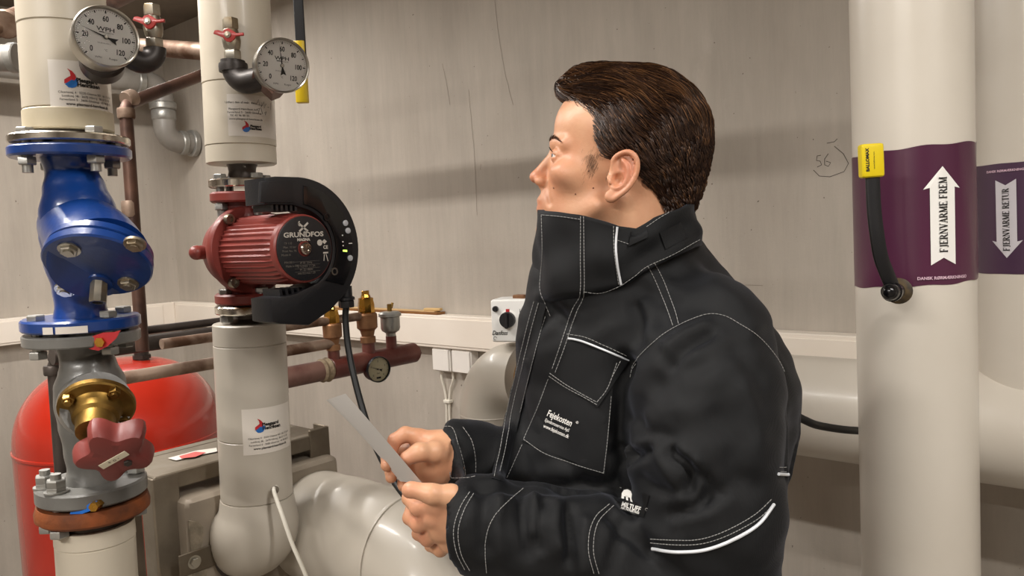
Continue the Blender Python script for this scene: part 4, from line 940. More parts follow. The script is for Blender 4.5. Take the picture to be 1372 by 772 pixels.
# ------------------------------------------------------------------ right: district heating pipes
pr1 = .0885
A3 = Ax(1218.5, 0, 1232, 772, 1.27)
def col_pipe(ax, r, lab, zb=0):
    top = ax.b+ax.d*((HC-ax.b.z)/ax.d.z); bot = ax.b+ax.d*((zb-ax.b.z)/ax.d.z)
    t = thing('district_heating_pipe', lab, 'pipe', bot, 'tall cream district heating pipes')
    mesh(lambda mb: insul(mb, top, bot, r, (), seg=72), 'pipe_insulation', M_INS3, t); return t
tp1 = col_pipe(A3, pr1, 'front cream vertical pipe with the wide purple label and up arrow')
r2_ = .100
Y2 = 1.56
c2x = 1303+81
A4 = Ax(c2x-8, 0, c2x+6, 772, Y2)
tp2 = col_pipe(A4, r2_, 'rear cream vertical pipe at the right edge with the down arrow label', 1.19)
def arrow_label(parent, ax, r, py_top, py_bot, m, txt, ucen, up, aw, ah, size, small, tiltf=0):
    o_ = ax.p((py_top+py_bot)/2); H = (ax.p(py_top)-ax.p(py_bot)).length
    fn = wrap(o_, ax.d, r); fl = lift(fn, .0009)
    U = r*2.2
    # label sheet: wraps round with slightly slanted upper and lower edges
    mb = MB(); nu = 60; vs = []; fs = []
    for i in range(nu+1):
        u = -U+2*U*i/nu; s_ = .004*(u/U) if up else .0
        wv = .0012*math.sin(u*90)*(1 if up else .3)
        for j in range(7):
            vv = -H/2+H*j/6 + s_*2 + (wv if j in (0, 6) else 0); vs.append(fn(u, vv, .0009+(.0006*math.sin(u*140+j) if up and u > .06 else 0)))
    for i in range(nu):
        for j in range(6): fs.append((i*7+j, (i+1)*7+j, (i+1)*7+j+1, i*7+j+1))
    mb.add(vs, fs); lb = mb.build('wrapped_label', m, parent)
    fa_ = lift(fn, .0024); s = 1 if up else -1
    aw2 = aw/2; st = aw*.335; hd = ah/2
    n = 8; mb = MB()
    # arrow: stem strips + head + notched tail
    pts = [(0, hd), (aw2, hd-aw*.62), (st, hd-aw*.58), (st, -hd), (0, -hd+aw*.20), (-st, -hd), (-st, hd-aw*.58), (-aw2, hd-aw*.62)]
    pts = [(ucen+x, s*y) for x, y in pts]
    mb.add([fa_(*pts[0]), fa_(*pts[1]), fa_(*pts[2]), fa_(ucen, s*(hd-aw*.58)), fa_(*pts[6]), fa_(*pts[7]), fa_(*pts[3]), fa_(*pts[4]), fa_(*pts[5])], [(0, 1, 2, 3), (0, 3, 4, 5), (3, 2, 6, 7), (4, 3, 7, 8)])
    mb.build('white_arrow', M_LWHITE if up else mat('arrow_offwhite', 'cfcbd0', .45), lb, smooth=False)
    f3_ = lift(fn, .0032)
    mesh(lambda mb: serif_text(mb, f3_, txt, size*.86, ucen, s*.0015, PI/2, .80), 'arrow_text', M_INK, lb, smooth=False)
    mesh(lambda mb: text(mb, f3_, 'DANSK RØRMÆRKNING®', small, ucen, (-H/2+.010) if up else (H/2-.016), 0 if up else 0, bold=.0002), 'maker_text', M_LPINK, lb, smooth=False)
    return lb
k3 = 1.17/FPX
arrow_label(tp1, A3, pr1, 203, 378, M_PURP, 'FJERNVARME FREM', .0405, True, .054, .148, .0135, .0062)
arrow_label(tp2, A4, r2_, 218.5, 362, M_PURP2, 'FJERNVARME RETUR', -.040, False, .054, .150, .0135, .0060)
# lever handle of the ball valve: part of the front pipe's valve
tb = thing('bent_lever', 'black bent valve lever with a yellow end cap on the front pipe', 'valve handle', at(1196, 390, 1.15))
hs = at(1193, 391, 1.115)
st_in = at(1205, 390, 1.17)
mesh(lambda mb: (lathe(mb, frame(hs, (hs-st_in)), [(0, .006), (.0115, .006), (.0125, .003), (.0125, -.006), (.0145, -.008), (.0145, -.014), (.012, -.016), (.012, -.045), (0, -.045)], 24), sph(mb, hs+(hs-st_in).normalized()*.004, .0105)), 'spindle_nut', M_BLACK2, tb)
mesh(lambda mb: lathe(mb, frame(st_in+(st_in-hs).normalized()*-.002, (hs-st_in)), [(.019, 0), (.0195, .004), (.014, .007), (0, .007)], 24), 'spindle_collar', mat('old_sealant', '5f4c2c', .6, var='2a221a', vscale=60), tb)
lp = smooth_path([at(1196, 386, 1.125), at(1188, 366, 1.115), at(1180, 344, 1.108), at(1175, 315, 1.105), at(1171, 280, 1.105), at(1169, 238, 1.105), at(1168, 225, 1.105)], 6)
def lever(mb):
    vs = []; n = len(lp)
    for i, p in enumerate(lp):
        tt = (lp[min(i+1, n-1)]-lp[max(i-1, 0)]).normalized(); sd = tt.cross(FH).normalized(); wd = .0098+.001*(1-i/n); hh = .0045
        for k in range(12):
            a = 2*PI*k/12; vs.append(p+sd*wd*math.copysign(abs(math.cos(a))**.6, math.cos(a))+FH*hh*math.copysign(abs(math.sin(a))**.8, math.sin(a)))
    mb.add(vs, [(i*12+k, i*12+(k+1) % 12, (i+1)*12+(k+1) % 12, (i+1)*12+k) for i in range(n-1) for k in range(12)]+[tuple(range(12)), tuple((n-1)*12+k for k in range(12))])
mesh(lever, 'lever_bar', M_BLACK, tb)
gF = frame(at(1167, 215.5, 1.105), at(1166.2, 193, 1.105)-at(1167.8, 238, 1.105), RH)
gc = mesh(lambda mb: box(mb, gF, (.0315, .016, .047), .0045, 3), 'yellow_cap', M_YEL, tb)
gfn = lambda u, v: gF @ V3((u, -.0084, v))
mesh(lambda mb: (text(mb, gfn, 'BALLOMAX', .0062, -.0065, .001, PI/2, bold=.0003), text(mb, gfn, 'www.ballomax.com', .0030, .0015, .0, PI/2)), 'cap_text', M_INK, gc, smooth=False)
# horizontal big pipe along the back wall
hr = .118; hc = V3((0, 1.835, 1.6-.443))
th2 = thing('insulated_pipe', 'large cream horizontal pipe along the back wall behind the man', 'pipe', (1.0, hc.y, hc.z))
mesh(lambda mb: cyl(mb, V3((-1.15, hc.y, hc.z)), V3((XR, hc.y, hc.z)), hr, seg=72), 'pipe_insulation', M_INS3, th2)
# bare steel wire cable between jacket and pipe: black hose loop
hz = smooth_path([at(900, 560, 1.62), at(960, 520, 1.50), at(1020, 530, 1.38), at(1050, 548, 1.36), at(1078, 563, 1.36), at(1100, 571, 1.38), at(1145, 577, 1.42), at(1185, 575, 1.50), at(1225, 560, 1.55)], 8)
tag(mesh(lambda mb: tube(mb, hz, .0072, 12), 'black_hose', M_RUB), 'black hose looping from behind the jacket to the front pipe', 'hose')
# ------------------------------------------------------------------ the man: smooth distance fields meshed on a grid
def LC(px, py, Y):
    P = at(px, py, Y); return np.array([P.dot(RH), P.dot(FH), P.z])
def to_w(a):
    a = np.asarray(a, float); return np.stack([a[:, 0]*RH.x+a[:, 1]*FH.x, a[:, 0]*RH.y+a[:, 1]*FH.y, a[:, 2]], 1)
def snet(fn, lo, hi, h):
    xs = [np.arange(lo[i], hi[i]+h, h, dtype=np.float32) for i in range(3)]
    G = np.meshgrid(*xs, indexing='ij'); V = fn(*G).astype(np.float32); del G
    nx, ny, nz = V.shape; ins = V < 0
    cnt = np.zeros((nx-1, ny-1, nz-1), np.int8)
    for a in (0, 1):
        for b in (0, 1):
            for c in (0, 1): cnt += ins[a:nx-1+a, b:ny-1+b, c:nz-1+c]
    act = (cnt > 0) & (cnt < 8); idx = -np.ones(act.shape, np.int64); cells = np.argwhere(act); idx[act] = np.arange(len(cells))
    S = np.zeros((len(cells), 3)); C = np.zeros(len(cells)); ci, cj, ck = cells.T
    corners = [(a, b, c) for a in (0, 1) for b in (0, 1) for c in (0, 1)]
    for p in corners:
        for ax in range(3):
            if p[ax] == 0:
                q = list(p); q[ax] = 1
                v0 = V[ci+p[0], cj+p[1], ck+p[2]]; v1 = V[ci+q[0], cj+q[1], ck+q[2]]; m = (v0 < 0) != (v1 < 0)
                t = np.where(m, v0/(v0-v1+1e-12), 0)
                for d in range(3): S[:, d] += np.where(m, p[d]+(t if d == ax else 0), 0)
                C += m
    P = (cells+S/C[:, None])*h+np.array(lo)
    F = []
    for ax in range(3):
        o1, o2 = [(1, 2), (2, 0), (0, 1)][ax]
        sl0 = [slice(None)]*3; sl1 = [slice(None)]*3; sl0[ax] = slice(0, -1); sl1[ax] = slice(1, None)
        a = ins[tuple(sl0)]; b = ins[tuple(sl1)]; e = np.argwhere(a != b)
        e = e[(e[:, o1] > 0) & (e[:, o2] > 0) & (e[:, o1] < V.shape[o1]-1) & (e[:, o2] < V.shape[o2]-1)]
        q = []
        for d1, d2 in ((-1, -1), (0, -1), (0, 0), (-1, 0)):
            c = e.copy(); c[:, o1] += d1; c[:, o2] += d2; q.append(idx[c[:, 0], c[:, 1], c[:, 2]])
        q = np.stack(q, 1); fl = a[e[:, 0], e[:, 1], e[:, 2]]; q[~fl] = q[~fl][:, ::-1]; F.append(q)
    F = np.concatenate(F); F = F[(F >= 0).all(1)]
    return P, F
def relax(P, F, it=1, lam=.5):
    E = np.concatenate([F[:, [0, 1]], F[:, [1, 2]], F[:, [2, 3]], F[:, [3, 0]]])
    n = np.bincount(E.ravel(), minlength=len(P))[:, None].clip(1)
    for _ in range(it):
        A = np.zeros_like(P)
        for d in range(3):
            A[:, d] = np.bincount(E[:, 0], P[E[:, 1], d], len(P))+np.bincount(E[:, 1], P[E[:, 0], d], len(P))
        P = P+(A/n-P)*lam
    return P
def vnorm(P, F):
    N = np.cross(P[F[:, 2]]-P[F[:, 0]], P[F[:, 3]]-P[F[:, 1]]); R = np.zeros_like(P)
    for k in range(4):
        for d in range(3): R[:, d] += np.bincount(F[:, k], N[:, d], len(P))
    return R/np.linalg.norm(R, axis=1, keepdims=True).clip(1e-12)
def qmesh(name, P, F, m, parent, world=True, uvcol=None):
    me = bpy.data.meshes.new(name); W = to_w(P) if world else P
    me.vertices.add(len(W)); me.vertices.foreach_set('co', W.astype(np.float32).ravel())
    me.loops.add(F.size); me.loops.foreach_set('vertex_index', F.astype(np.int32).ravel())
    me.polygons.add(len(F)); me.polygons.foreach_set('loop_start', np.arange(0, F.size, F.shape[1], dtype=np.int32))
    me.update(calc_edges=True); me.validate()
    me.polygons.foreach_set('use_smooth', [True]*len(me.polygons)); me.materials.append(m); return link(name, me, parent)
def smin(a, b, k):
    h = np.maximum(k-np.abs(a-b), 0)/k; return np.minimum(a, b)-h*h*k*.25
def smax(a, b, k): return -smin(-a, -b, k)
def cap(X, Y, Z, a, b, ra, rb=None, sq=None):
    rb = ra if rb is None else rb; a = np.asarray(a, np.float32); d = np.asarray(b, np.float32)-a; L2 = float(d @ d)
    t = np.clip(((X-a[0])*d[0]+(Y-a[1])*d[1]+(Z-a[2])*d[2])/L2, 0, 1)
    return np.sqrt((X-a[0]-t*d[0])**2+(Y-a[1]-t*d[1])**2+(Z-a[2]-t*d[2])**2)-(ra+(rb-ra)*t)
def chain(X, Y, Z, pts, rs, k=.01):
    v = None
    for i in range(len(pts)-1):
        c = cap(X, Y, Z, pts[i], pts[i+1], rs[i], rs[i+1]); v = c if v is None else smin(v, c, k)
    return v
def curve(P, n=3):
    return [tuple(p) for p in smooth_path([V3(p) for p in P], n)]
def ell(X, Y, Z, c, r, M=None):
    x, y, z = X-c[0], Y-c[1], Z-c[2]
    if M is not None: x, y, z = [M[i][0]*x+M[i][1]*y+M[i][2]*z for i in range(3)]
    k0 = np.sqrt((x/r[0])**2+(y/r[1])**2+(z/r[2])**2); k1 = np.sqrt((x/r[0]**2)**2+(y/r[1]**2)**2+(z/r[2]**2)**2)
    return k0*(k0-1)/np.maximum(k1, 1e-6)
def np_px(P):
    W = to_w(P)-np.array(EYE); z = W @ np.array(FC); return 686+FPX*(W @ np.array(RC))/z, 386-FPX*(W @ np.array(UC))/z
# head frame: forward, left, up in local coordinates
EARC = LC(826, 236, 1.005)
yw, pt = math.radians(7), math.radians(14.5)
f0 = np.array([-math.cos(yw), math.sin(yw), 0.]); l0 = np.array([-math.sin(yw), -math.cos(yw), 0.]); u0 = np.array([0, 0, 1.])
hf = f0*math.cos(pt)+u0*math.sin(pt); hu = u0*math.cos(pt)-f0*math.sin(pt); hl = l0
HO = EARC-hl*.074                                # between the ears
def to_head(X, Y, Z):
    x, y, z = X-HO[0], Y-HO[1], Z-HO[2]
    return [(x*a[0]+y*a[1]+z*a[2])*1000 for a in (hf, hl, hu)]
def hp(f, l, u): return HO+(hf*f+hl*l+hu*u)/1000
def head_sdf(X, Y, Z, detail=True):
    f, l, u = to_head(X, Y, Z); al = np.abs(l)
    d = ell(f, l, u, (-8, 0, 58), (96, 75, 80))
    d = smin(d, ell(f, l, u, (42, 0, 62), (54, 60, 52)), 20)
    d = smin(d, ell(f, l, u, (40, 0, -4), (52, 59, 66)), 22)
    d = smin(d, ell(f, l, u, (42, 0, -62), (48, 45, 34)), 22)
    d = smin(d, cap(f, al, u, (12, 50, -42), (66, 16, -86), 15, 15), 22)
    d = smin(d, ell(f, al, u, (64, 42, -8), (22, 17, 15)), 16)
    d = smin(d, cap(f, al, u, (90, 8, 31), (74, 42, 30), 8, 8), 10)
    d = smin(d, ell(f, l, u, (74, 0, -50), (23, 30, 26)), 16)
    d = smin(d, ell(f, l, u, (77, 0, -90), (15, 20, 14)), 14)
    # eye sockets
    d = smax(d, -ell(f, al, u, (96, 31, 13), (13, 17, 10.5)), 9)
    # nose
    d = smin(d, cap(f, l, u, (89, 0, 20), (106, 0, -14), 5.5, 7.5), 8)
    d = smin(d, ell(f, l, u, (107, 0, -19), (10, 9.5, 8.2)), 5)
    d = smin(d, ell(f, al, u, (98.5, 12, -23.5), (9.5, 6.2, 7)), 5)
    d = smin(d, cap(f, l, u, (96, 0, -14), (96, 0, -28), 7, 6), 6)
    d = smax(d, -ell(f, al, u, (103, 6.5, -30), (6, 3, 4.2)), 2.5)
    # lips
    d = smin(d, ell(f, l, u, (91, 0, -48.5), (8.5, 22, 6)), 4)
    d = smin(d, ell(f, l, u, (88.5, 0, -60.5), (8.5, 19, 6.5)), 4)
    d = smax(d, -cap(f, al, u, (101, 0, -54.2), (82, 25, -57.5), 1.2, .9), 2.0)
    # eyelids round the eyeball
    d = smin(d, np.maximum(ell(f, al, u, (78.5, 31, 13.5), (13.4, 14.5, 12.6)), -(np.abs(u-13+.10*(al-31))-(4.0-((al-31)/13.5)**2*4.0).clip(.05, 9)*.62) if detail else -1e3), 2.5)
    # nasolabial fold
    d = smax(d, -cap(f, al, u, (91, 22, -26), (79, 33, -50), .5, .5), 8)
    # neck
    d = smin(d, cap(f, l, u, (-22, 0, -10), (-62, 0, -165), 55, 60), 24)
    d = smin(d, cap(f, al, u, (-8, 52, -28), (15, 25, -160), 9, 9), 14)
    # ear: rolled helix, antihelix, bowl, tragus and lobe
    e = ell(f, al, u, (-4, 74, 2), (15, 6, 25), None)
    H = curve([(6, 76, -2), (2, 79, 4), (7, 77, 11), (8, 79, 20), (1, 83, 28), (-9, 87, 31.5), (-19, 89.5, 26), (-23.5, 90, 14), (-22.5, 89, 0), (-17, 87, -13), (-9, 84, -23), (-2, 81, -30)])
    hx = chain(f, al, u, H, list(np.interp(np.linspace(0, 1, len(H)), [0, .2, .5, .8, 1], [2.0, 2.7, 3.3, 2.8, 3.2])), 1.5)
    A_ = curve([(-3, 82, 21), (-10, 86, 14), (-14, 87, 3), (-12, 85.5, -8), (-5, 82.5, -15), (2, 79.5, -15)])
    an = chain(f, al, u, A_, [2.6]*len(A_), 1.5)
    disc = ell(f, al-(80.0-.40*(f+5)), u, (-7, 0, 3), (16, 2.8, 28))
    lobe = ell(f, al, u, (1.5, 79.5, -27), (8, 3.8, 8.5))
    trg = cap(f, al, u, (9, 77.5, -4), (6, 80, -10), 3.0, 2.6)
    ear = smin(smin(smin(hx, an, 2), smin(disc, lobe, 5), 2.5), trg, 2.5)
    ear = smax(ear, -ell(f, al, u, (-3, 81.5, -4), (7.5, 7, 9.5)), 2)
    ear = smax(ear, -ell(f, al, u, (0, 82.5, 9), (6, 4.5, 6.5)), 2)
    e = smax(e, -ell(f, al, u, (-1, 82, -4), (6.5, 9, 8.5)), 2); d = smin(d, e, 4); d = smin(d, ear, 2.0)
    return d/1000
lo = HO-np.array([.16, .13, .2]); hi = HO+np.array([.15, .12, .175])
HP_, HF_ = snet(lambda X, Y, Z: head_sdf(X, Y, Z), lo, hi, .00185)
HP_ = relax(HP_, HF_, 1, .35)
# hands: left one nearer, right one palm to the camera
def Q(px, py, Y): return LC(px, py, Y)
def mm(px, Y): return px*Y/FPX
def hand_left(X, Y, Z):
    d = chain(X, Y, Z, [Q(668, 703, .90), Q(638, 699, .895), Q(618, 694, .893)], [.030, .029, .030], .01)
    # palm: one ray of the back of the hand per finger
    kn = [Q(585, 676, .882), Q(581, 693, .888), Q(589, 711, .894), Q(602, 727, .903)]
    wr = [Q(628, 680, .890), Q(628, 690, .893), Q(630, 702, .898), Q(632, 716, .904)]
    for i, (a, b) in enumerate(zip(wr, kn)): d = smin(d, cap(X, Y, Z, a, b, .0145, (.0112, .0112, .0108, .0100)[i]), .011)
    d = smin(d, ell(X, Y, Z, Q(608, 704, .905), (.026, .018, .024)), .014)
    for i, k in enumerate(kn): d = smin(d, ell(X, Y, Z, k-np.array([0, .0035, 0]), (.0100, .0088, .0098)), .006)
    fg = [([(585, 676, .882), (560, 681, .893), (548, 668, .915), (549, 654, .930)], (.0106, .0094, .0084, .0074)),
          ([(581, 693, .888), (561, 703, .902), (549, 694, .928), (552, 678, .944)], (.0106, .0095, .0086, .0076)),
          ([(589, 711, .894), (573, 722, .910), (561, 715, .937), (563, 699, .952)], (.0102, .0092, .0083, .0074)),
          ([(602, 727, .903), (590, 737, .920), (577, 731, .944), (574, 718, .956)], (.0094, .0083, .0075, .0068))]
    for pts, rs in fg:
        c = chain(X, Y, Z, [Q(*p) for p in pts], rs, .003); d = smin(d, c, .0035)
    th = chain(X, Y, Z, [Q(628, 676, .886), Q(604, 665, .874), Q(578, 662, .866), Q(552, 656, .868)], (.0150, .0128, .0108, .0092), .006)
    d = smin(d, th, .008)
    d = smin(d, ell(X, Y, Z, Q(549, 657, .868), (.0095, .0080, .0092)), .003)
    return d
def hand_right(X, Y, Z):
    d = chain(X, Y, Z, [Q(640, 612, 1.02), Q(606, 611, 1.00), Q(592, 612, .995)], [.030, .029, .030], .01)
    kn = [Q(562, 588, 1.000), Q(553, 607, 1.010), Q(556, 625, 1.012), Q(566, 640, 1.012)]
    wr = [Q(592, 594, .995), Q(592, 605, .997), Q(592, 617, 1.0), Q(593, 630, 1.0)]
    for i, (a, b) in enumerate(zip(wr, kn)): d = smin(d, cap(X, Y, Z, a, b, .0155, .0118), .012)
    d = smin(d, ell(X, Y, Z, Q(580, 630, .990), (.020, .014, .020)), .012)   # heel of the palm
    fg = [([(562, 586, 1.000), (543, 582, .996), (529, 590, .992), (524, 606, .988)], (.0112, .0100, .0090, .0080)),
          ([(553, 603, 1.012), (534, 604, 1.020), (519, 612, 1.010), (518, 624, .992)], (.0108, .0096, .0086, .0078)),
          ([(556, 622, 1.014), (538, 627, 1.020), (524, 632, 1.010), (524, 640, .994)], (.0104, .0092, .0083, .0075)),
          ([(566, 638, 1.014), (552, 644, 1.016), (540, 648, 1.004), (540, 652, .994)], (.0095, .0083, .0075, .0068))]
    for pts, rs in fg:
        c = chain(X, Y, Z, [Q(*p) for p in pts], rs, .003); d = smin(d, c, .004)
    th = chain(X, Y, Z, [Q(598, 606, .985), Q(582, 606, .968), Q(562, 606, .955), Q(546, 614, .952)], (.0160, .0132, .0110, .0094), .006)
    d = smin(d, th, .007)
    return d
def bounds(pts, m):
    a = np.array([Q(*p) for p in pts]); return a.min(0)-m, a.max(0)+m
lo, hi = bounds([(540, 640, .88), (675, 745, .95), (560, 700, .96), (620, 700, .86)], .035)
LP_, LF_ = snet(hand_left, lo, hi, .0017); LP_ = relax(LP_, LF_, 2, .4)
lo, hi = bounds([(515, 570, .98), (645, 660, 1.04), (600, 610, .95)], .035)
RP_, RF_ = snet(hand_right, lo, hi, .0017); RP_ = relax(RP_, RF_, 2, .4)
# torso and limbs
al_ = math.radians(20)
TF = np.array([-math.cos(al_), -math.sin(al_)]); TS = np.array([math.sin(al_), -math.cos(al_)])   # facing, his left
# rows: py, left edge px, right edge px, side half-width, fore-aft exponent
ROWS = [(318, 742, 925, .075), (345, 735, 945, .085), (375, 724, 964, .110), (400, 718, 988, .135), (430, 710, 1012, .160), (470, 699, 1034, .178), (520, 688, 1050, .188), (580, 676, 1047, .190), (640, 668, 1032, .190), (700, 664, 1024, .190), (772, 662, 1016, .190), (900, 668, 1010, .205), (1000, 670, 1010, .203)]
TY = 1.14
rz, rcx, rcy, ra, rb = [], [], [], [], []
for py, x0, x1, b_ in ROWS:
    p0, p1 = LC(x0, py, TY-.03), LC(x1, py, TY+.03); X0, X1 = p0[0], p1[0]; hw = (X1-X0)/2
    a_ = math.sqrt(max(hw**2-(b_*math.sin(al_))**2, .004))/math.cos(al_)
    rz.append((p0[2]+p1[2])/2); rcx.append((X0+X1)/2); rcy.append(TY); ra.append(a_); rb.append(b_)
o_ = np.argsort(rz); rz, rcx, rcy, ra, rb = [np.array(v)[o_] for v in (rz, rcx, rcy, ra, rb)]
def torso(X, Y, Z, sh=0.):
    cx = np.interp(Z, rz, rcx); cy = np.interp(Z, rz, rcy); a = np.interp(Z, rz, ra)-sh; b = np.interp(Z, rz, rb)-sh
    x, y = X-cx, Y-cy; p = (x*TF[0]+y*TF[1])/a; q = (x*TS[0]+y*TS[1])/b
    k = (np.abs(p)**2.3+np.abs(q)**2.3)**(1/2.3); d = (k-1)*np.minimum(a, b)*.85
    d = smax(d, Z-rz[-1]-.0, .02); return smax(d, rz[0]-Z, .008)
SH = LC(948, 456, .975); EL = LC(962, 792, .890)
FOREL = [EL, LC(880, 776, .905), LC(800, 742, .905), LC(720, 720, .90), LC(650, 706, .896), LC(628, 703, .893)]
def sleeve_l(X, Y, Z):
    up = chain(X, Y, Z, [SH, LC(946, 520, .940), LC(944, 600, .918), LC(950, 690, .898), EL], [.080, .088, .089, .082, .070], .02)
    fo = chain(X, Y, Z, FOREL, [.070, .070, .066, .060, .0545, .053], .02)
    return up, fo
SR = LC(765, 430, 1.30); ER = LC(770, 690, 1.20)
FORER = [ER, LC(700, 645, 1.12), LC(640, 617, 1.04), LC(608, 608, 1.015)]
def sleeve_r(X, Y, Z):
    up = chain(X, Y, Z, [SR, ER], [.075, .065], .02)
    fo = chain(X, Y, Z, FORER, [.062, .054, .047, .0445], .02); return smin(up, fo, .02)
CUT_L = (FOREL[-1]-FOREL[-3]); CUT_L /= np.linalg.norm(CUT_L)
CUT_R = (FORER[-1]-FORER[-3]); CUT_R /= np.linalg.norm(CUT_R)
CPL = LC(622, 704, .893); CPR = LC(591, 604, 1.010)
CUT_L = CUT_L*.9+np.array([0, 0, 0]); 
def cutp(X, Y, Z, p, n): n = n/np.linalg.norm(n); return (X-p[0])*n[0]+(Y-p[1])*n[1]+(Z-p[2])*n[2]
NL = np.array([-1, .42, -.12]); NR = np.array([-1, .25, .22])
def jacket(X, Y, Z):
    d = torso(X, Y, Z)
    up, fo = sleeve_l(X, Y, Z)
    d = smin(d, up, .007)
    d = smin(d, sleeve_r(X, Y, Z), .03)
    # collar base
    n0, n1_ = LC(838, 400, 1.09), LC(826, 330, 1.07)
    d = smin(d, cap(X, Y, Z, n0, n1_, .122, .096), .05)
    d = smin(d, cap(X, Y, Z, LC(768, 400, 1.09), LC(752, 460, 1.09), .048, .055), .05)
    # forearm sleeve, meeting the upper sleeve in a softer crease
    d = smin(d, fo, .014)
    # open cuffs
    for P_, N_, pts, rs in ((CPL, NL, [LC(642, 706, .895), LC(590, 702, .890)], .0435), (CPR, NR, [LC(618, 612, 1.02), LC(560, 606, .995)], .0325)):
        inner = cap(X, Y, Z, pts[0], pts[1], rs, rs)
        near = cap(X, Y, Z, pts[0], pts[1], .08, .08)
        d = np.where(near < 0, smax(d, cutp(X, Y, Z, P_, N_), .004), d); d = smax(d, -inner, .004)
    # neck opening
    d = smax(d, -cap(X, Y, Z, LC(826, 340, 1.06), LC(826, 200, 1.06), .080, .080), .01)
    return d
print('man'); import time; _t0 = time.time()
JP, JF = snet(jacket, np.array([-.16, .72, .86]), np.array([.46, 1.42, 1.60]), .0048)
JP = relax(JP, JF, 1, .5)
print('jacket verts', len(JP), time.time()-_t0)
# folds pressed into the camera-facing cloth: (points, width px, depth mm; + is a ridge)
JN = vnorm(JP, JF)
if (JN*(JP-JP.mean(0))).sum(1).mean() < 0: JF = JF[:, ::-1]; JN = -JN
px_j, py_j = np_px(JP); Eye = np.array([0, 0, 1.6])
vd = JP-Eye; facing = ((JN*vd).sum(1) < 0)
FOLDS = [([(843, 486), (834, 520), (829, 560), (828, 600)], 6, -7), ([(860, 640), (880, 655), (905, 660)], 9, -5), ([(845, 560), (870, 580), (900, 585)], 10, -4), ([(990, 470), (1010, 500), (1020, 540)], 14, -3), ([(900, 690), (930, 680), (965, 660)], 11, -4), ([(905, 700), (940, 692), (980, 668)], 9, 3), ([(650, 668), (645, 700), (650, 735)], 9, -5), ([(672, 662), (666, 700), (672, 740)], 9, 4), ([(735, 560), (770, 640), (790, 650)], 10, -4), ([(845, 380), (880, 400), (930, 410)], 14, -2.5), ([(826, 606), (846, 612), (866, 606)], 9, -9), ([(846, 610), (832, 624), (826, 640)], 7, -7), ([(835, 595), (850, 575), (852, 545)], 13, -6),
    ([(900, 606), (918, 618), (928, 634), (924, 656)], 8, -9), ([(912, 604), (930, 616), (942, 632)], 7, 6), ([(942, 632), (950, 650), (946, 672)], 8, -6), ([(884, 612), (902, 640), (912, 668)], 13, 5),
    ([(950, 446), (930, 458), (912, 472), (900, 488)], 8, -7), ([(946, 436), (920, 448), (896, 466)], 9, 5), ([(852, 412), (858, 432), (857, 455)], 9, -6), ([(868, 408), (874, 430), (872, 452)], 10, 3.5),
    ([(735, 405), (748, 418), (756, 432)], 9, -7), ([(725, 398), (742, 408), (762, 404)], 10, 4), ([(700, 470), (718, 440), (735, 425)], 8, -5),
    ([(700, 662), (700, 690), (704, 716), (708, 742)], 7, -8), ([(716, 660), (722, 680), (716, 712)], 8, 5), ([(728, 668), (722, 700), (722, 735)], 6, -7), ([(762, 684), (766, 715), (764, 752)], 8, -8), ([(748, 676), (744, 705), (750, 735)], 9, 5),
    ([(784, 700), (780, 730), (784, 765)], 9, 5), ([(835, 700), (826, 730), (818, 765)], 10, -5), ([(818, 690), (838, 712), (870, 740)], 10, -7), ([(860, 700), (880, 718), (905, 730)], 12, 4),
    ([(640, 655), (690, 650), (760, 652), (815, 650)], 8, -7), ([(826, 650), (836, 672), (852, 690)], 8, -6), ([(960, 560), (985, 590), (990, 640)], 18, -5), ([(1000, 520), (1012, 570), (1010, 620)], 18, 4),
    ([(880, 520), (905, 500), (940, 490)], 16, -3.5), ([(870, 560), (905, 548), (945, 545)], 18, 3), ([(1062, 560), (1064, 600), (1058, 640)], 10, -4),
    ([(690, 520), (700, 560), (690, 610)], 12, -4), ([(668, 640), (672, 600), (684, 560)], 8, 4), ([(835, 480), (826, 520), (824, 580)], 9, -7), ([(960, 380), (985, 405), (1010, 440)], 16, 3), ([(900, 360), (930, 380), (950, 405)], 16, -3)]
def seg_d(px, py, pl):
    best = np.full(px.shape, 1e9)
    for (x0, y0), (x1, y1) in zip(pl, pl[1:]):
        dx, dy = x1-x0, y1-y0; t = np.clip(((px-x0)*dx+(py-y0)*dy)/(dx*dx+dy*dy), 0, 1)
        best = np.minimum(best, np.hypot(px-x0-t*dx, py-y0-t*dy))
    return best
disp = np.zeros(len(JP))
for pl, wd, dp in FOLDS:
    d = seg_d(px_j, py_j, pl); disp += np.where(facing, 1.35*dp/1000*np.exp(-(d/wd)**2), 0)
